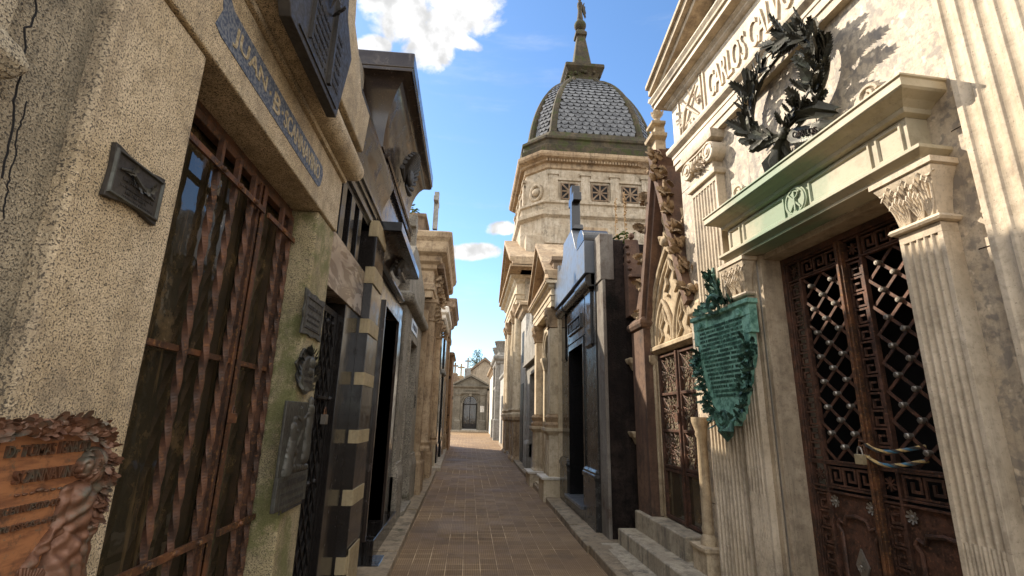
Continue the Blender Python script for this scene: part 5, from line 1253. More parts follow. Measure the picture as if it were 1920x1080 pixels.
# ---- black tomb with stepped slab front and cross
FB = Frame(1.8, 0, 180); p = FB.p
T = Thing(FB, 'mausoleum', 'black and grey granite tomb with mould-black side wall, roll moulding and stepped top', 'mausoleum', u=-8.1)
b = MB(); b.box(-3.0, -.35, -9.66, -6.66, 0, 4.12); b.box(-.35, -.07, -6.98, -6.645, 0, 4.15); T.part('side_wall', b, M['soot'], .01)
b = MB(); b.box(-.069, -.02, -6.98, -6.63, 0, 3.55); b.prism([(-6.64, 3.55), (-6.98, 3.55), (-6.98, 4.28), (-6.64, 4.25)], -.20, -.0)
T.part('cement_edge', b, M['cement'], .012)
b = MB(); b.box(-.35, 0, -9.66, -8.98, 0, 3.72); b.box(-.35, 0, -7.72, -6.982, 0, 3.72); b.box(-.35, -.002, -8.98, -7.72, 2.90, 3.72)
T.part('front_wall', b, M['grey_polished'], .005)
b = MB(); b.box(-.34, .02, -8.98, -8.90, .34, 2.9); b.box(-.34, .02, -7.80, -7.72, .34, 2.9); b.box(-.34, .018, -8.90, -7.80, 2.80, 2.90); T.part('door_frame', b, M['black'], .004)
b = MB(); b.box(-.33, -.30, -8.9, -7.8, .3, 2.82); d_ = T.part('door', b, M['black'])
b = MB(); grille(b, -8.84, -7.86, .36, 2.78, -.27, 6, [.75, 1.55, 2.25], .009)
for k in range(7):
    for z_ in (.75, 1.55, 2.25): b.ball((-.26, -8.84+.98*k/6, z_), .025, 6)
T.part('grille', b, M['iron_black'], 0, parent=d_)
b = MB(); b.stack(-.2, .05, -9.66, -8.98, [(.0, 0), (0, .80), (.012, .81), (.02, .84), (.012, .87), (.0, .88), (.0, .905), (-.03, .94)]); b.stack(-.2, .05, -7.72, -7.0, [(.0, 0), (0, .80), (.012, .81), (.02, .84), (.012, .87), (.0, .88), (.0, .905), (-.03, .94)])
T.part('pedestal', b, M['grey_polished'], .004)
b = MB(); b.box(-.3, .05, -8.98, -7.72, .0, .33); T.part('plinth', b, M['black_dirty'], .01)
b = MB(); b.box(-.3, .10, -9.0, -7.70, .331, .375); T.part('sill', b, M['slab_grey'], .006)
b = MB(); b.box(0, .035, -9.50, -9.15, 2.75, 3.50); b.box(0, .035, -7.50, -7.15, 2.75, 3.50)
for uu in (-9.325, -7.325): b.stack(0, .03, uu-.175, uu+.175, [(-.02, 2.66), (.01, 2.70), (.01, 2.75)]); b.stack(0, .035, uu-.175, uu+.175, [(0, 3.50), (.015, 3.53), (.015, 3.56)])
T.part('pilaster', b, M['black'], .004)
b = MB(); b.box(0, .02, -9.05, -7.60, 2.92, 3.52); T.part('panel', b, M['black'], .004)
b = MB(); b.rings(.02, -8.85, -7.8, 3.06, 3.30, [(0, 0), (0, .03), (.03, .03), (.03, .012), (.12, .012)]); b.box(.02, .032, -8.83, -7.82, 3.08, 3.28); nm = T.part('name_plate', b, M['black_dirty'], .002)
b = MB(); fake_lines(b, -8.75, -7.9, 3.12, .12, .032, .012, 55); T.part('lettering', b, M['grey_polished'], parent=nm)
b = MB()
def roll(u0, u1, zc_, r): b.tube([(.045, u0, zc_), (.045, u1, zc_)], r, 16)
roll(-9.62, -8.95, 3.64, .10); roll(-8.95, -7.75, 3.64, .085); roll(-7.75, -7.0, 3.64, .10); b.box(-.1, .05, -9.62, -7.0, 3.57, 3.74)
T.part('roll_moulding', b, M['grey_polished'], 0, True)
b = MB(); w1 = .15
b.prism([(-9.66, 3.745), (-6.99, 3.745), (-6.99, 4.26), (-7.45, 4.26), (-7.62, 4.36), (-7.80, 4.62), (-7.92, 4.80), (-8.66, 4.80), (-8.72, 4.55), (-8.95, 4.40), (-9.2, 4.40), (-9.24, 4.56), (-9.30, 4.56), (-9.34, 4.28), (-9.66, 4.28)], -.02, w1)
T.part('parapet_slab', b, M['slab_grey'], .006)
b = MB(); pr = [(.16, -7.20+.24*math.cos(t_), 4.262+.24*math.sin(t_)) for t_ in [math.pi*k/14 for k in range(15)]]; b.prism([(-7.25+.26*math.cos(t_), 4.262+.25*math.sin(t_)) for t_ in [math.pi*k/16 for k in range(17)]], -.25, .155); b.box(-.5, -.021, -9.3, -7.0, 4.12, 4.30)
T.part('finial', b, M['grey_polished'], .005)
b = MB(); latin_cross(b, .06, -8.02, 4.80, .86, .15, .24, .70); b.stack(-.05, .15, -8.2, -7.85, [(0, 4.802), (-.03, 4.86), (-.05, 4.90)])
T.part('cross', b, M['black_dirty'], .006)
def plant_r(*a, **k): return plant(*a, **k)
plant(FB, -.45, -7.0, 4.12, 'bright green weed growing from the roof edge of the black tomb', 24, .13, .26, seed=11, twigs=4)
plant(FB, -.42, -6.64, 2.35, 'tiny green weed sprouting from the mould-black side wall', 8, .07, .05, seed=12)
for (uu, ww, hh, lb) in ((-7.75, -.6, 1.25, 'tall dry brown flower stalk behind the black cross'), (-6.95, -.5, 1.0, 'dry yellow seed stalk standing on the black tomb roof')):
    Pn = Thing(FB, 'dry_stalk', lb, 'plant', u=uu, w=ww, z=4.12); b = MB(); rnd = random.Random(int(-uu*10))
    b.tube([(ww, uu, 4.1), (ww+.02, uu+.01, 4.1+hh*.5), (ww, uu-.01, 4.1+hh)], .007, 5)
    for k in range(40): z_ = 4.1+hh*(.35+.65*rnd.random()); b.ball((ww+rnd.uniform(-.02, .02), uu+rnd.uniform(-.02, .02), z_), .014, 4)
    Pn.part('stalk', b, M['straw'])

# ---- cream tomb with arch, columns on pedestals and open pediment
F4 = Frame(1.75, 0, 180); p = F4.p
T = Thing(F4, 'mausoleum', 'cream stone tomb with round arched niche, corinthian columns and open pediment', 'mausoleum', u=-11.3)
b = MB(); b.box(-3.2, -.12, -12.75, -9.72, 0, 4.2); T.part('wall', b, M['cream'], .008)
b = MB()
ah, r_o = -11.15, .52
arc = [(ah+r_o*math.cos(t_), 3.0+r_o*math.sin(t_)) for t_ in [math.pi*k/16 for k in range(17)]]
b.prism([(ah+r_o, .3)]+arc+[(ah-r_o, .3), (-12.6, .3), (-12.6, 3.75), (-9.8, 3.75), (-9.8, .3)], -.12, .0)
T.part('arcade', b, M['cream'], .008)
b = MB()
for rr, w_ in ((.56, .02), (.50, -.01)): b.tube([(w_, ah+rr*math.cos(t_), 3.0+rr*math.sin(t_)) for t_ in [math.pi*k/20 for k in range(21)]], .04, 8)
b.stack(-.05, .03, ah+.44, ah+.66, [(-.02, 2.72), (.03, 2.90), (.05, 2.93), (.05, 3.0)]); b.stack(-.05, .03, ah-.66, ah-.44, [(-.02, 2.72), (.03, 2.90), (.05, 2.93), (.05, 3.0)])
for k in range(9): b.box(-.02, .035, ah+.50, ah+.60, .9+.21*k, .9+.21*k+.195)
T.part('arch_moulding', b, M['cream'], .004, True)
b = MB(); b.box(-.118, -.10, ah-.5, ah+.5, .35, 3.4); T.part('door', b, M['iron_black'])
for uu in (-12.15, -10.05):
    b = MB(); b.stack(-.1, .18, uu-.20, uu+.20, [(.03, .35), (.03, .46), (0, .50), (0, 1.30), (.02, 1.32), (.06, 1.36), (.08, 1.38), (.08, 1.44)]); b.box(.18, .195, uu-.12, uu+.12, .62, 1.2)
    T.part('pedestal', b, M['cream'], .006)
    b = MB(); b.lathe(.04, uu, [(.20, 1.441), (.21, 1.50), (.17, 1.55), (.19, 1.60), (.205, 1.64), (.16, 1.70)], 20); T.part('column_base', b, M['tuff'], 0, True)
    b = MB(); b.box(-.1, .155, uu-.15, uu+.15, 1.701, 3.42); T.part('column', b, M['cream'], .008)
    b = MB(); b.stack(-.1, .155, uu-.15, uu+.15, [(0, 3.422), (.025, 3.44), (0, 3.46), (.0, 3.55), (.07, 3.76), (.08, 3.78), (.08, 3.83)]); acanthus(b, .165, uu-.16, uu+.16, 3.47, 3.80); acanthus(b, .165, uu-.18, uu+.14, 3.5, 3.8)
    T.part('capital', b, M['tuff'], 0, True)
b = MB(); b.box(-.05, .32, -12.5, -11.7, 0, .40); b.box(-.05, .30, -10.4, -9.72, 0, .50); b.box(-.1, .20, -11.7, -10.4, 0, .26); T.part('plinth', b, M['cream'], .008)
b = MB(); b.stack(-.1, .34, -12.5, -11.7, [(0, .401), (.02, .41), (.02, .45)]); b.stack(-.1, .32, -10.4, -9.72, [(0, .501), (.02, .51), (.02, .55)]); T.part('plinth_slab', b, M['white'], .006)
b = MB(); b.stack(-.5, .16, -12.55, -9.72, [(0, 3.832), (0, 3.95), (.015, 3.955), (.015, 4.05), (.04, 4.07), (.0, 4.09), (0, 4.20), (.05, 4.24), (.06, 4.28), (.12, 4.30), (.12, 4.36)]); T.part('entablature', b, M['cream'], .004)
b = MB(); e0, e1, zz = -12.70, -9.62, 4.362; um = (e0+e1)/2
b.prism([(e0+.3, zz), (e1-.3, zz), (um, zz+.95)], -.6, .04)
for (o0, o1, ww) in ((0, .12, .24), (.121, .22, .31)):
    b.prism([(e0, zz+o0), (um, zz+1.12+o0), (e1, zz+o0), (e1, zz+o1), (um, zz+1.12+o1), (e0, zz+o1)], -.7, ww)
b.prism([(e0, zz-.03), (e1, zz-.03), (e1, zz+.05), (e0, zz+.05)], -.2, .30)
T.part('pediment', b, M['tuff'], .008)
b = MB(); b.stack(-.6, .12, -9.98, -9.66, [(0, 4.4), (0, 4.75), (.05, 4.80), (.05, 4.88)]); b.tube([(.14, -9.82+.10*math.cos(t_)*(1-t_/12), 4.60+.10*math.sin(t_)*(1-t_/12)) for t_ in [k*.45 for k in range(18)]], .025, 6); T.part('acroterion', b, M['tuff_dark'], .006)
b = MB(); b.box(-1.6, -.9, -12.4, -11.6, 4.2, 6.2); b.stack(-1.6, -.9, -12.4, -11.6, [(0, 6.2), (.08, 6.25), (.08, 6.35)]); T.part('chimney_block', b, M['tuff'], .01)

# ---- small grey tomb with pointed slab and cross
T = Thing(F4, 'mausoleum', 'small grey granite tomb with pointed slab front and cross, dark stained side', 'mausoleum', u=-14)
b = MB(); b.box(-2.6, -.35, -15.4, -12.78, 0, 3.5); T.part('side_wall', b, M['soot'], .01)
b = MB(); b.box(-.35, .0, -13.4, -12.8, 0, 3.2); b.box(-.35, 0, -15.4, -14.6, 0, 3.2); b.box(-.35, -.002, -14.6, -13.4, 2.85, 3.2); T.part('front_wall', b, M['grey'], .008)
b = MB(); b.prism([(-15.45, 3.202), (-12.76, 3.202), (-12.76, 3.75), (-14.1, 4.35), (-15.45, 3.75)], -.35, .09); b.box(-.3, .12, -15.47, -12.74, 3.14, 3.20); T.part('gable_slab', b, M['grey'], .01)
b = MB(); b.box(-.30, -.27, -14.6, -13.4, .2, 2.86); T.part('door', b, M['iron_black'])
b = MB(); b.stack(-.2, .07, -13.4, -12.8, [(.02, 0), (.02, .45), (0, .55), (0, .9), (-.05, 1.0)]); b.stack(-.2, .07, -15.4, -14.6, [(.02, 0), (.02, .45), (0, .55), (0, .9), (-.05, 1.0)]); b.box(-.2, .14, -14.6, -13.4, 0, .22); T.part('plinth', b, M['grey'], .01)
b = MB(); b.stack(-.25, .05, -14.35, -13.85, [(0, 4.1), (0, 4.62), (-.04, 4.66)]); latin_cross(b, -.10, -14.1, 4.66, 1.05, .17, .27, .72); T.part('cross', b, M['grey'], .01)
plant(F4, -.7, -13.3, 3.5, 'green bush growing between the small grey tomb and the domed mausoleum', 90, .16, .75, seed=15, twigs=9)
T = Thing(F4, 'mausoleum', 'narrow pale tomb with small windowed top between grey tomb and domed mausoleum', 'mausoleum', u=-16.3)
b = MB(); b.box(-2.4, .03, -17.0, -15.5, 0, 4.9); T.part('wall', b, M['grey_pale'], .01)
b = MB(); b.stack(-.6, .05, -16.98, -15.52, [(0, 4.9), (.08, 4.98), (.12, 5.1), (.2, 5.14), (.2, 5.24), (.05, 5.3)]); T.part('cornice', b, M['tuff'], .01)
b = MB(); b.box(.03, .045, -16.5, -15.95, 3.4, 4.4); T.part('window', b, M['iron_black'])
b = MB(); b.box(.03, .05, -16.6, -15.9, .3, 2.7); T.part('door', b, M['iron_black'])

# ---- domed mausoleum
F6 = Frame(1.75, 0, 180)
T = Thing(F6, 'mausoleum', 'tall domed mausoleum with scaled slate dome, angel finial and columned front', 'mausoleum', u=-20)
Cx, Cy = 4.71, 19.99
def oc(h, ch, z):                                   # chamfered square ring, in frame coordinates
    pts = [(h-ch, -h), (h, -h+ch), (h, h-ch), (h-ch, h), (-h+ch, h), (-h, h-ch), (-h, -h+ch), (-h+ch, -h)]
    return [(-(Cx+x-1.75), -(Cy+y), z) for x, y in pts]
def octa(mb, prof):
    vs = []; n = len(prof)
    for h, ch, z in prof: vs += oc(h, ch, z)
    fs = [tuple(range(8))[::-1], tuple(8*(n-1)+i for i in range(8))]
    for k in range(n-1):
        for i in range(8):
            j = (i+1) % 8; fs.append((8*k+i, 8*k+j, 8*k+8+j, 8*k+8+i))
    mb.add(vs, fs)
# lower block with front columns
b = MB(); b.box(-5.9, -.10, -22.9, -17.05, 0, 8.2); T.part('wall', b, M['drum'], .01)
for uu in (-22.3, -21.1, -18.7, -17.5):
    b = MB(); b.stack(-.15, .22, uu-.28, uu+.28, [(.06, 0), (.06, .30), (0, .38), (0, 1.50), (.05, 1.56), (.05, 1.66)]); T.part('pedestal', b, M['tuff'], .01)
    b = MB(); b.lathe(.04, uu, [(.28, 1.661), (.29, 1.75), (.22, 1.82), (.26, 1.9), (.21, 1.98), (.21, 3.9), (.18, 5.1)], 18); T.part('column', b, M['cream'], 0, True)
    b = MB(); b.stack(-.15, .20, uu-.2, uu+.2, [(0, 5.101), (.03, 5.14), (.0, 5.2), (.12, 5.5), (.12, 5.58)]); acanthus(b, .21, uu-.22, uu+.22, 5.16, 5.52); T.part('capital', b, M['tuff'], 0, True)
b = MB(); b.stack(-.3, .20, -22.6, -17.2, [(0, 5.60), (0, 5.75), (.03, 5.77), (.03, 5.9), (.08, 5.94), (0, 5.97), (0, 6.35), (.06, 6.4), (.1, 6.5), (.22, 6.55), (.26, 6.62)]); T.part('entablature', b, M['cream'], .01)
b = MB(); b.box(-.095, -.05, -20.9, -18.9, .5, 4.6); T.part('door', b, M['iron_black'])
b = MB(); b.tube([(.0, -19.9+1.05*math.cos(t_), 3.9+1.05*math.sin(t_)) for t_ in [math.pi*k/16 for k in range(17)]], .10, 8); b.box(-.1, .04, -21.0, -20.88, .5, 3.9); b.box(-.1, .04, -18.92, -18.8, .5, 3.9); T.part('arch_moulding', b, M['cream'], .01, True)
b = MB(); e0, e1, zz = -22.5, -16.0, 6.63; um = (e0+e1)/2
b.prism([(e0+.4, zz), (e1-.4, zz), (um, zz+1.6)], -1.5, .12); b.prism([(e0, zz), (e1, zz), (e1, zz+.10), (e0, zz+.10)], -.5, .54)
for (o0, o1, ww) in ((.05, .18, .46), (.181, .36, .56)): b.prism([(e0, zz+o0), (um, zz+1.75+o0), (e1, zz+o0), (e1, zz+o1), (um, zz+1.75+o1), (e0, zz+o1)], -1.6, ww)
T.part('pediment', b, M['tuff'], .01)
b = MB(); octa(b, [(3.0, .85, 7.9), (3.0, .85, 8.9), (3.12, .86, 9.0), (3.12, .86, 9.18), (2.98, .83, 9.22), (2.98, .83, 9.48), (3.05, .84, 9.52), (3.05, .84, 9.62)]); T.part('drum_base', b, M['drum'], .01)
b = MB(); octa(b, [(2.80, .78, 9.63), (2.80, .78, 11.02)]); T.part('drum', b, M['drum'], .01)
# pilasters and star-grilled openings round the drum
def side_items(fn):
    for q in range(4):
        ca, sa = math.cos(q*math.pi/2), math.sin(q*math.pi/2)
        fn(lambda x, y, z: (-(Cx+(x*ca-y*sa)-1.75), -(Cy+(x*sa+y*ca)), z), q)
def tbox(mb, tf, x0, x1, y0, y1, z0, z1):
    mb.add([tf(x0,y0,z0), tf(x1,y0,z0), tf(x1,y1,z0), tf(x0,y1,z0), tf(x0,y0,z1), tf(x1,y0,z1), tf(x1,y1,z1), tf(x0,y1,z1)], [(0,3,2,1),(4,5,6,7),(0,1,5,4),(1,2,6,5),(2,3,7,6),(3,0,4,7)])
def drum_side(tf, q):
    pb = MB(); 
    for x in (-1.83, -.58, .58, 1.83):
        tbox(pb, tf, x-.17, x+.17, -2.90, -2.80, 9.64, 10.85); tbox(pb, tf, x-.22, x+.22, -2.94, -2.80, 10.75, 10.87); tbox(pb, tf, x-.22, x+.22, -2.93, -2.80, 9.635, 9.75)
    tbox(pb, tf, -2.0, 2.0, -2.87, -2.801, 10.55, 10.66)
    T.part('pilaster', pb, M['drum'], .008, label='four flat pilasters on one side of the drum')
    if q > 1 and q != 3: pass
    for x in (-1.2, 0, 1.2):
        wb = MB(); tbox(wb, tf, x-.30, x+.30, -2.815, -2.795, 9.80, 10.42); wn = T.part('window', wb, M['dark'])
        sb = MB()
        for k in range(4):
            a = k*math.pi/4; r_ = .30/max(abs(math.cos(a)), abs(math.sin(a))); dx, dz_ = math.cos(a)*r_, math.sin(a)*r_; nx, nz_ = -math.sin(a)*.03, math.cos(a)*.03
            A_ = [(x-dx+nx, 10.11-dz_+nz_), (x-dx-nx, 10.11-dz_-nz_), (x+dx-nx, 10.11+dz_-nz_), (x+dx+nx, 10.11+dz_+nz_)]
            sb.add([tf(u_, -2.84-.003*k, z_) for u_, z_ in A_]+[tf(u_, -2.82, z_) for u_, z_ in A_], [(0,1,2,3),(7,6,5,4),(0,4,5,1),(1,5,6,2),(2,6,7,3),(3,7,4,0)])
        tbox(sb, tf, x-.33, x-.29, -2.84, -2.80, 9.77, 10.45); tbox(sb, tf, x+.29, x+.33, -2.84, -2.80, 9.77, 10.45); tbox(sb, tf, x-.29, x+.29, -2.838, -2.80, 10.41, 10.45); tbox(sb, tf, x-.29, x+.29, -2.838, -2.80, 9.77, 9.81)
        T.part('star_grille', sb, M['tuff_dark'], 0, parent=wn)
side_items(drum_side)
b = MB(); # wreath medallion on the near chamfered corner
h_, ch_ = 2.80, .78; mx, my = Cx-(h_-ch_/2), Cy-(h_-ch_/2)
for k in range(26):
    a = 2*math.pi*k/26; dx = .26*math.cos(a); b.ball((-(mx-.02+dx*.707-1.75), -(my-.02-dx*.707), 10.15+.32*math.sin(a)), .075, 6)
b.ball((-(mx-.02-1.75), -(my-.02), 10.15), .16, 8); T.part('medallion', b, M['drum'], 0, True)
b = MB(); octa(b, [(2.80, .78, 11.021), (2.86, .79, 11.06), (2.86, .79, 11.26), (2.95, .80, 11.30), (2.97, .80, 11.36), (3.12, .82, 11.42), (3.16, .82, 11.50), (3.16, .82, 11.62), (2.95, .80, 11.70)])
T.part('cornice', b, M['tuff'], .01)
for q in range(4):
    b = MB(); ca, sa = math.cos(q*math.pi/2), math.sin(q*math.pi/2); tf = lambda x, y, z: (-(Cx+(x*ca-y*sa)-1.75), -(Cy+(x*sa+y*ca)), z)
    for k in range(38): x = -2.1+k*.1135; tbox(b, tf, x-.03, x+.03, -3.02, -2.9, 11.27, 11.37)
    T.part('dentils', b, M['tuff'], 0, split=False)
b = MB(); octa(b, [(3.0, .85, 11.66), (3.02, .85, 12.0), (2.92, .83, 12.05), (2.92, .83, 12.25), (2.98, .84, 12.30), (2.98, .84, 12.42), (2.84, .80, 12.46), (2.72, .79, 12.75), (2.6, .77, 12.8)]); T.part('dome_base', b, M['dome_stone'], .015)
def dome_h(z):                                       # half width by height
    t_ = (z-12.6)/(16.95-12.6); return 2.52*max(.0, 1-t_**2.05)**.5*.86+.40*(1-t_)+.0 if t_ < 1 else .5
pr = []
for k in range(17): z = 12.75+4.15*k/16; h = max(.70, dome_h(z)); pr.append((h, h*.30, z))
b = MB(); octa(b, pr); T.part('dome', b, M['slate'], 0)
# scale slates as real overlapping tongues on the four broad faces and the corner faces
b = MB(); rnd = random.Random(2)
def tongue(mb, c, ux, up, nrm, w_, l_):
    n = 6; P_ = [c-ux*w_/2+up*l_*.5, c+ux*w_/2+up*l_*.5]+[c+ux*w_/2*math.cos(t_)-up*l_*.5*math.sin(t_)+nrm*.06 for t_ in [math.pi*k/n for k in range(n+1)]]
    Q_ = [v-nrm*.03 for v in P_]; m = len(P_)
    mb.add(P_+Q_, [tuple(range(m)), tuple(range(m, 2*m))[::-1]]+[(i, (i+1) % m, m+(i+1) % m, m+i) for i in range(m)])
for row in range(22):
    z = 12.95+row*.205
    if z > 16.6: break
    h = max(.8, dome_h(z)); h2 = max(.8, dome_h(z+.2)); sl = math.atan2(h-h2, .2)
    for q in range(4):
        ca, sa = math.cos(q*math.pi/2), math.sin(q*math.pi/2)
        if q in (2,): continue
        n_ = max(1, int(2*(h*.70)/.29)); 
        for k in range(n_+1):
            x = (k-(n_)/2+(.5 if row % 2 else 0))*.29
            if abs(x) > h*.70-.06: continue
            def tv(x_, y_, z_): return Vector((-(Cx+(x_*ca-y_*sa)-1.75), -(Cy+(x_*sa+y_*ca)), z_))
            c = tv(x, -h-.015, z); ux = (tv(x+1, -h, z)-tv(x, -h, z)); up = (tv(x, -h2, z+.2)-tv(x, -h, z)).normalized(); nn = (tv(x, -h-1, z)-tv(x, -h, z)); nn = (nn-up*nn.dot(up)).normalized()
            tongue(b, c, ux, up, nn, .285, .34)
    for q in range(4):
        if q == 2: continue
        a = q*math.pi/2-3*math.pi/4; m_ = h-h*.15; m2 = h2-h2*.15
        dx, dy = math.cos(a), math.sin(a)
        for k in (-1, 0, 1):
            x = (k+(.5 if row % 2 else 0))*.2
            if abs(x) > h*.17: continue
            c0 = Vector((Cx+dx*m_*1.4142-dy*x, Cy+dy*m_*1.4142+dx*x, z)); c1 = Vector((Cx+dx*m2*1.4142-dy*x, Cy+dy*m2*1.4142+dx*x, z+.2))
            f_ = lambda v: Vector((-(v.x-1.75), -v.y, v.z))
            up = (f_(c1)-f_(c0)).normalized(); ux = Vector((dy, -dx, 0)); nn = Vector((-dx, -dy, 0)); nn = (nn-up*nn.dot(up)).normalized()
            tongue(b, f_(c0)+nn*.02, ux, up, nn, .2, .30)
o = T.part('slates', b, M['slate'], 0); o['kind'] = 'stuff'; o['label'] = 'rows of rounded grey slates'
b = MB()
for i in range(8):
    pts = []
    for h, ch, z in pr: v = oc(h, ch, z)[i]; pts.append(v)
    b.tube(pts, [.17-.004*k for k in range(len(pts))], 8)
T.part('rib', b, M['dome_stone'], 0, True)
b = MB(); octa(b, [(.72, .05, 16.7), (.66, .05, 17.05), (.74, .05, 17.25), (.92, .05, 17.45), (.92, .05, 17.60), (.74, .05, 17.68), (.46, .04, 17.74), (.40, .04, 18.2), (.20, .03, 19.75), (.28, .03, 19.8), (.28, .03, 19.95), (.15, .03, 20.2)])
for k in range(30):
    a = rnd.uniform(0, 6.28); x, y = .8*math.cos(a), .8*math.sin(a); m_ = max(abs(x), abs(y))/.76; b.ball((-(Cx+x/m_-1.75), -(Cy+y/m_), 17.2+rnd.uniform(-.08, .08)), .08, 5)
T.part('pinnacle', b, M['dome_stone'], .01)
b = MB(); fx, fy = -(Cx-1.75), -Cy
b.ball((fx, fy, 20.5), .30, 12, (1, 1, 1)); b.lathe(fx, fy, [(.2, 20.2), (.12, 20.3)], 12)
T.part('orb', b, M['dome_stone'], 0, True)
b = MB()                                             # angel statue, one continuous robed body with wings
b.lathe(fx, fy, [(.17, 20.76), (.19, 20.9), (.15, 21.2), (.12, 21.45), (.17, 21.7), (.16, 21.85), (.07, 21.95), (.06, 22.0), (.10, 22.08), (.115, 22.2), (.08, 22.32), (.02, 22.36)], 14, .8, 1)
T.part('statue', b, M['dome_stone'], 0, True)
b = MB()
for s_ in (-1, 1):
    o_ = (fx-.12, fy+s_*.06, 21.7)
    for k in range(5): b.leaf((o_[0], o_[1], o_[2]-.05*k), (-.5-.05*k, -s_*(.75+.04*k) if s_ > 0 else -.7, .9-.32*k), (1, 0, .2), .85-.1*k, .2, .15, 1)
T.part('wing', b, M['dome_stone'], 0)

# ---- farther right: rusty stained grey wall, urn tomb, white tomb
T = Thing(F6, 'mausoleum', 'low weathered grey slab tomb beyond the domed mausoleum', 'mausoleum', u=-25)
b = MB(); b.box(-2.4, .06, -27.6, -23.2, 0, 3.6); T.part('wall', b, M['grey_pale'], .01)
b = MB(); b.stack(-2.4, .08, -27.6, -23.2, [(0, 3.6), (.06, 3.66), (.06, 3.78), (0, 3.84)]); T.part('coping', b, M['grey'], .01)
b = MB(); b.box(.06, .075, -26.2, -25.2, .4, 2.7); T.part('door', b, M['iron_black'])
T = Thing(F6, 'mausoleum', 'grey tomb with two broad fluted stone urns on its parapet', 'mausoleum', u=-31)
b = MB(); b.box(-3.0, -.05, -33.5, -29.8, 0, 5.1); T.part('wall', b, M['grey_pale'], .01)
b = MB()
for uu in (-33.2, -30.1): b.stack(-.3, .22, uu-.24, uu+.24, [(.06, 0), (.06, 1.5), (0, 1.55), (0, 4.75)]); b.rings(.22, uu-.2, uu+.2, 1.7, 4.5, [(0, 0), (.03, .0), (.05, -.02)])
T.part('pilaster', b, M['grey'], .01)
b = MB(); b.stack(-.6, .20, -33.5, -29.8, [(0, 4.76), (.05, 4.82), (.05, 4.95), (.16, 5.02), (.2, 5.1), (.2, 5.25), (.05, 5.3)]); T.part('cornice', b, M['grey'], .01)
b = MB(); b.box(-.06, -.03, -32.4, -30.9, .4, 3.2); T.part('door', b, M['iron_black']); b = MB(); b.stack(-.1, .12, -32.5, -30.8, [(0, 3.25), (.08, 3.35), (.08, 3.5)]); T.part('hood', b, M['grey'], .01)
for uu in (-30.1, -33.0):
    b = MB(); b.lathe(-.12, uu, [(.26, 5.3), (.26, 5.40), (.20, 5.45), (.22, 5.55), (.33, 5.85), (.40, 6.05), (.46, 6.10), (.46, 6.16), (.30, 6.17)], 22)
    for k in range(16): a = 2*math.pi*k/16; b.tube([(-.12+.23*math.cos(a), uu+.23*math.sin(a), 5.55), (-.12+.34*math.cos(a), uu+.34*math.sin(a), 5.85), (-.12+.41*math.cos(a), uu+.41*math.sin(a), 6.03)], .022, 5)
    T.part('urn', b, M['grey'], 0, True)
T = Thing(F6, 'mausoleum', 'sunlit white plastered tomb nearest the end chapel with small dome behind', 'mausoleum', u=-37)
b = MB(); b.box(-3.0, .12, -40.5, -33.9, 0, 4.6); T.part('wall', b, M['white'], .01)
b = MB(); b.stack(-1.0, .14, -40.5, -33.9, [(0, 4.6), (.08, 4.7), (.12, 4.8), (.24, 4.86), (.24, 5.0), (.1, 5.05)]); T.part('cornice', b, M['tuff'], .01)
b = MB(); b.box(.12, .14, -35.0, -34.2, .4, 4.3); T.part('side_panel', b, M['blocks'], .01)
b = MB(); b.lathe(-.4, -36, [(.5, 5.05), (.5, 5.6), (.58, 5.65), (.5, 5.75), (.44, 6.1), (.25, 6.45), (.08, 6.6), (.05, 6.9), (.09, 6.95), (.03, 7.05)], 16); T.part('cupola', b, M['grey_pale'], 0, True)
for (uu, zz) in ((-34.6, 5.05),):
    b = MB(); b.lathe(-.1, uu, [(.1, zz), (.06, zz+.1), (.14, zz+.3), (.02, zz+.45)], 10); T.part('urn', b, M['grey'], 0, True)

# ---- chapel closing the lane
FE = Frame(.10, 42, -90); g0 = gz(42)
T = Thing(FE, 'mausoleum', 'grey pedimented chapel tomb with arched glass door closing the end of the lane', 'mausoleum', u=0, z=g0)
b = MB(); b.box(-3.5, -.10, -1.42, -.62, 0, 4.1); b.box(-3.5, -.10, .62, 1.42, 0, 4.1); b.prism([(-.62, 3.3), (-.62, 4.1), (.62, 4.1), (.62, 3.3)]+[(.55*math.cos(t_), 2.75+.62*math.sin(t_)) for t_ in [math.pi*k/14 for k in range(15)]], -.5, -.10); b.box(-3.5, -.5, -.62, .62, 0, 4.1)
T.part('wall', b, M['chapel'], .01)
b = MB()
for uu in (-1.02, 1.02): b.stack(-.12, .02, uu-.20, uu+.20, [(.06, 0), (.06, 1.35), (0, 1.42), (0, 3.35), (.05, 3.42), (.05, 3.52)])
T.part('pilaster', b, M['chapel'], .008)
b = MB(); b.box(-.12, .06, -1.34, 1.34, 3.53, 3.95); b.stack(-.4, .06, -1.36, 1.36, [(0, 3.951), (.04, 3.97), (.14, 4.05), (.16, 4.12), (.16, 4.18)]); T.part('entablature', b, M['chapel'], .006)
b = MB(); e = 1.52; zz = 4.181
b.prism([(-e+.25, zz), (e-.25, zz), (0, zz+.62)], -.5, .04); b.prism([(-e, zz), (0, zz+.76), (e, zz), (e, zz+.14), (0, zz+.94), (-e, zz+.14)], -3.4, .24); b.prism([(-e+.1, zz), (0, zz+.70), (e-.1, zz), (e-.2, zz), (0, zz+.62), (-e+.2, zz)], -.2, .13)
T.part('pediment', b, M['chapel'], .006)
b = MB(); fake_lines(b, -.62, .62, 3.70, .085, .06, .02, 200); T.part('lettering', b, M['letters'])
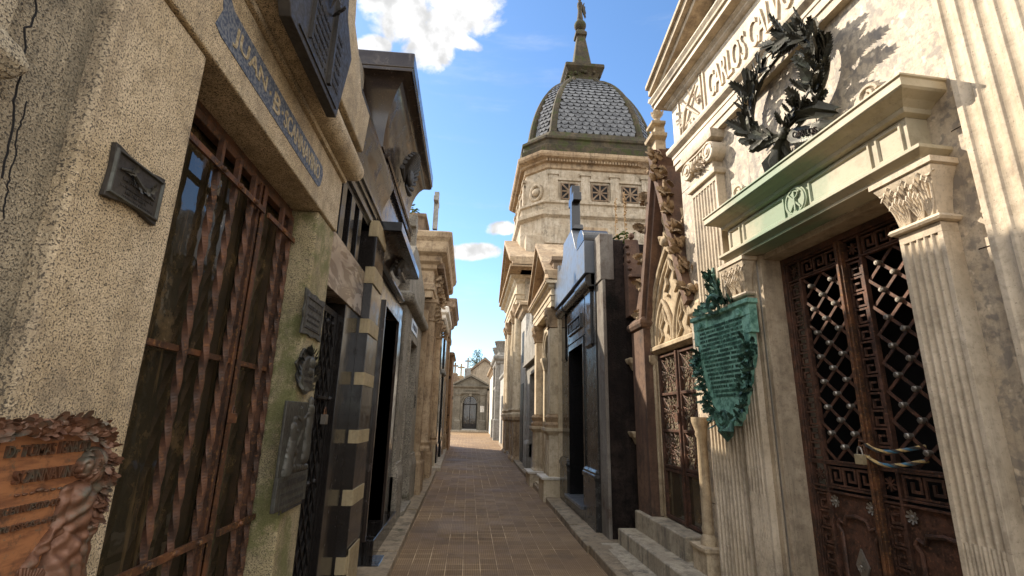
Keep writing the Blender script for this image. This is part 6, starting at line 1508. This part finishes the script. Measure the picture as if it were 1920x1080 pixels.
b = MB(); b.tube([(-.08, .62*math.cos(t_), 2.75+.62*math.sin(t_)) for t_ in [math.pi*k/16 for k in range(17)]], .05, 8); b.tube([(-.06, .75*math.cos(t_), 2.75+.75*math.sin(t_)) for t_ in [math.pi*k/16 for k in range(17)]], .04, 8); b.box(-.1, -.03, -.80, -.60, .4, 2.75); b.box(-.1, -.03, .60, .80, .4, 2.75); b.box(-.1, .04, -.12, .12, 3.30, 3.52); T.part('arch_moulding', b, M['chapel'], .004, True)
b = MB(); b.prism([(-.55, .75), (.55, .75)]+[(.55*math.cos(t_), 2.75+.55*math.sin(t_)) for t_ in [math.pi*k/14 for k in range(15)]], -.42, -.38); d_ = T.part('door', b, M['glass'])
b = MB(); b.box(-.38, -.33, -.035, .035, .75, 3.28); b.box(-.38, -.34, -.55, .55, 2.62, 2.72); b.box(-.38, -.33, -.55, -.49, .75, 2.75); b.box(-.38, -.33, .49, .55, .75, 2.75); b.box(-.38, -.335, -.55, .55, .75, 1.1)
for k in range(3): b.tube([(-.35, .42*math.cos(t_)*(1-.3*k), 2.75+.42*(1-.3*k)*math.sin(t_)) for t_ in [math.pi*q/12 for q in range(13)]], .012, 5)
for uu in (-.38, -.27, -.16, .16, .27, .38): b.box(-.37, -.345, uu-.008, uu+.008, 1.1, 2.62)
T.part('grille', b, M['iron_black'], 0, parent=d_)
b = MB(); b.box(-.5, .05, -.6, .6, .0, .70); b.box(-.5, .3, -.65, .65, .0, .52); T.part('step', b, M['grey_pale'], .01)
b = MB(); b.box(.02, .04, .84, 1.18, 2.05, 2.55); T.part('notice', b, M['white'])
# white kerb strip in front of it
FE2 = Frame(0, 41.7, -90)
b = MB(); b.box(-.3, .1, -8, 8, gz(41.7)-.3, gz(41.7)+.12); o = b.build('kerb', M['kerb_pale'], None, (0,0,0), .01); o.location = FE2.o; o.rotation_euler = (0, 0, FE2.a); o['kind'] = 'structure'

# ---- behind the end chapel
def gable_house(x0, x1, y, z, h, m, mr, label, depth=5):
    F = Frame((x0+x1)/2, y, -90); t_ = Thing(F, 'mausoleum', label, 'mausoleum', z=0); hw = (x1-x0)/2
    b = MB(); b.prism([(-hw, 0), (hw, 0), (hw, z), (0, z+h), (-hw, z)], -depth, 0); t_.part('wall', b, m, .01)
    b = MB(); b.prism([(-hw-.15, z-.05), (0, z+h), (hw+.15, z-.05), (hw+.15, z+.2), (0, z+h+.28), (-hw-.15, z+.2)], -depth, .2); t_.part('roof', b, mr, .01); return t_
gable_house(.0, 2.9, 50, 6.0, 1.25, M['marble_old'], M['tuff_dark'], 'pinkish gabled tomb rising behind the right side of the grey chapel')
gable_house(-4.3, -1.3, 49, 4.9, .9, M['grey_pale'], M['grey'], 'pale gabled tomb behind the left shoulder of the grey chapel')
gable_house(-4.6, -1.55, 42.6, 3.2, .5, M['grey_pale'], M['grey'], 'low pale tomb standing left of the end chapel', 3)
gable_house(1.75, 5.0, 42.6, 4.0, .7, M['tuff'], M['grey'], 'brown tomb standing right of the end chapel', 3)
for (x, y, z, h, m, lb) in ((-.85, 47, 5.4, 1.1, 'tuff', 'yellowish stone cross behind the chapel pediment'), (-.25, 49, 6.3, 1.0, 'grey', 'dark grey cross to the right of the yellowish cross'), (-1.45, 48, 5.7, 1.0, 'tuff_dark', 'brown cross furthest left behind the chapel')):
    F = Frame(x, y, -90); t_ = Thing(F, 'stone_cross', lb, 'cross', z=z-2.5); b = MB(); b.stack(-.2, .2, -.2, .2, [(.1, z-5.2), (.1, z-.1), (0, z)]); t_.part('pedestal', b, M[m], .01); b = MB(); latin_cross(b, 0, 0, z, h, .16, .3, .68); t_.part('cross', b, M[m], .01)

# trees far behind
def tree(x, y, h, r, label, seed, conic=False):
    F = Frame(x, y, 0); t_ = Thing(F, 'conifer' if conic else 'tree', label, 'tree'); rnd = random.Random(seed)
    b = MB(); b.tube([(0, 0, 0), (.1, .05, h*.5), (0, 0, h*.92)], [.35, .25, .06], 8)
    for k in range(10): a = rnd.uniform(0, 6.28); z = h*rnd.uniform(.4, .85); b.tube([(0, 0, z), (r*.6*math.cos(a), r*.6*math.sin(a), z+r*.5)], [.12, .03], 6)
    t_.part('trunk', b, M['bark'], 0, True); b = MB(); cl = []
    for k in range(46):
        f = rnd.random(); z = h*(.42+.58*f); rr = r*((1-f)**.55 if conic else math.sin(math.pi*(.2+.75*f)))*rnd.uniform(.3, 1); a = rnd.uniform(0, 6.28); cl.append((rr*math.cos(a), rr*math.sin(a), z))
    for c in cl:
        for q in range(60):
            g_ = [rnd.gauss(0, 1) for _ in range(3)]; l_ = math.sqrt(sum(v*v for v in g_)); k_ = rnd.random()**.4*r*.30/l_
            o_ = Vector((c[0]+g_[0]*k_, c[1]+g_[1]*k_, c[2]+g_[2]*k_*1.2)); d = Vector((rnd.gauss(0, 1), rnd.gauss(0, 1), rnd.gauss(.4, 1))).normalized(); s_ = d.orthogonal().normalized(); L_ = rnd.uniform(.15, .32)
            b.v += [tuple(o_), tuple(o_+d*L_*.5+s_*L_*.22), tuple(o_+d*L_), tuple(o_+d*L_*.5-s_*L_*.22)]; n_ = len(b.v); b.f.append((n_-4, n_-3, n_-2, n_-1))
    t_.part('crown', b, M['tree'])
tree(1.0, 82, 12.0, 2.6, 'rounded dark green conifer rising behind the grey chapel', 31, True)
tree(2.7, 84, 11.0, 1.3, 'slim dark conifer beside the rounded one', 33, True)
tree(-3.6, 70, 8.2, 1.6, 'feathery dark tree at far left behind the tombs', 32)

# ================================================================== light
d = Vector((1.0, -.9, -.95)).normalized()            # the way sunlight travels
sl = bpy.data.lights.new('sun', 'SUN'); sl.energy = 4.0; sl.angle = R(.53); sl.color = (1.0, .88, .71)
so = bpy.data.objects.new('sun', sl); COL.objects.link(so); so.rotation_euler = d.to_track_quat('-Z', 'Y').to_euler()
el = math.asin(-d.z); az = math.atan2(-d.x, -d.y)    # azimuth clockwise from +Y
w = bpy.data.worlds.new('World'); S.world = w; w.use_nodes = True; nt = w.node_tree; N = nt.nodes; bg = N['Background']
sky = N.new('ShaderNodeTexSky'); sky.sky_type = 'NISHITA'; sky.sun_disc = False; sky.sun_elevation = el; sky.sun_rotation = az; sky.altitude = 0; sky.air_density = 1.0; sky.dust_density = .25; sky.ozone_density = 2.5
bg.inputs['Strength'].default_value = .15
def WL(a, b): nt.links.new(a, b)
def wm(op, a, b=0):
    n = N.new('ShaderNodeMath'); n.operation = op
    for i, x in enumerate((a, b)):
        if isinstance(x, (int, float)): n.inputs[i].default_value = x
        else: WL(x, n.inputs[i])
    return n.outputs[0]
def wramp(x, a, b, lo=0, hi=1):
    n = N.new('ShaderNodeMapRange'); n.interpolation_type = 'SMOOTHSTEP'
    for i, v in ((1, a), (2, b), (3, lo), (4, hi)): n.inputs[i].default_value = v
    WL(x, n.inputs[0]); return n.outputs[0]
tc = N.new('ShaderNodeTexCoord'); G_ = tc.outputs['Generated']
def skydir(px, py): return (CM @ Vector((px-CX, -(py-CY), -F_PX))).normalized()
def dist(px, py, sx, sy, ang=0):                     # elliptical distance on the sky dome around a direction
    c = skydir(px, py); r_ = (skydir(px+10, py)-c); r_ = (r_-c*r_.dot(c)).normalized(); u_ = c.cross(r_)
    if ang: ca, sa = math.cos(ang), math.sin(ang); r_, u_ = r_*ca+u_*sa, u_*ca-r_*sa
    o = []
    for v, s_ in ((r_, sx), (u_, sy)):
        n = N.new('ShaderNodeVectorMath'); n.operation = 'DOT_PRODUCT'; WL(G_, n.inputs[0]); n.inputs[1].default_value = v; o.append(wm('POWER', wm('DIVIDE', n.outputs['Value'], s_), 2))
    n = N.new('ShaderNodeVectorMath'); n.operation = 'DOT_PRODUCT'; WL(G_, n.inputs[0]); n.inputs[1].default_value = c
    e = wm('ADD', o[0], o[1]); return wm('MULTIPLY', wramp(e, 0.0, 1.0, 1, 0), wm('GREATER_THAN', n.outputs['Value'], .3))
blobs = [dist(800, 25, .18, .085), dist(800, 95, .07, .062), dist(870, 15, .11, .07), dist(938, 428, .050, .024), dist(895, 472, .085, .028), dist(858, 72, .07, .022, .4), dist(700, 85, .05, .03)]
m = blobs[0]
for b_ in blobs[1:]: m = wm('MAXIMUM', m, b_)
nz1 = N.new('ShaderNodeTexNoise'); nz1.inputs['Scale'].default_value = 13; nz1.inputs['Detail'].default_value = 9; nz1.inputs['Roughness'].default_value = .62; nz1.inputs['Distortion'].default_value = .3; WL(G_, nz1.inputs['Vector'])
dens = wramp(wm('ADD', wm('MULTIPLY', m, .55), nz1.outputs[0]), .76, .98)
# thin high streaks, stretched along the horizon
mp = N.new('ShaderNodeMapping'); mp.inputs['Scale'].default_value = (2.2, 2.2, 16); WL(G_, mp.inputs[0])
nz2 = N.new('ShaderNodeTexNoise'); nz2.inputs['Scale'].default_value = 1.6; nz2.inputs['Detail'].default_value = 6; nz2.inputs['Roughness'].default_value = .6; WL(mp.outputs[0], nz2.inputs['Vector'])
thin = wramp(nz2.outputs[0], .54, .85, 0, .22)
# added clouds, only outside the view, to lift the ambient light
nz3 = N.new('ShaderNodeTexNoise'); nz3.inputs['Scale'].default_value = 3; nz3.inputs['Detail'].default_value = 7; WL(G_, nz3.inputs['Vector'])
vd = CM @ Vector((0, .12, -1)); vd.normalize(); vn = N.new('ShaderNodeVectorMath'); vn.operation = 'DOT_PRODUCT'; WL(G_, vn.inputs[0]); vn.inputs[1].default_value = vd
away = wramp(vn.outputs['Value'], .55, .72, 1, 0)     # keeps the added fill clouds overhead and behind, out of frame
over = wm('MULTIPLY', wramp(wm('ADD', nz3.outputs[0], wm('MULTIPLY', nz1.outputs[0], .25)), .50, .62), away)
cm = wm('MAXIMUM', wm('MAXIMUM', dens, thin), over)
mx_ = N.new('ShaderNodeMix'); mx_.data_type = 'RGBA'; WL(cm, mx_.inputs[0])
hsv = N.new('ShaderNodeHueSaturation'); hsv.inputs['Saturation'].default_value = 1.12; hsv.inputs['Value'].default_value = .88; WL(sky.outputs[0], hsv.inputs['Color'])
WL(hsv.outputs[0], mx_.inputs[6]); nz4 = N.new('ShaderNodeTexNoise'); nz4.inputs['Scale'].default_value = 22; nz4.inputs['Detail'].default_value = 6; WL(G_, nz4.inputs['Vector'])
shade = wm('ADD', wramp(nz4.outputs[0], .35, .6, 2.5, 4.0), wm('MULTIPLY', away, 4.6))  # unseen clouds get extra brightness as added fill light
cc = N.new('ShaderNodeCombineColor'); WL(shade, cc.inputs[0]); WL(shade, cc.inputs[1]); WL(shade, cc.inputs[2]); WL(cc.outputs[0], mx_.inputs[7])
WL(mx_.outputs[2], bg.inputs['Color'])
S.view_settings.view_transform = 'Standard'; S.view_settings.look = 'None'; S.view_settings.gamma = 1; S.view_settings.exposure = 1.02
S.render.engine = 'CYCLES'; S.cycles.max_bounces = 8; S.cycles.diffuse_bounces = 5
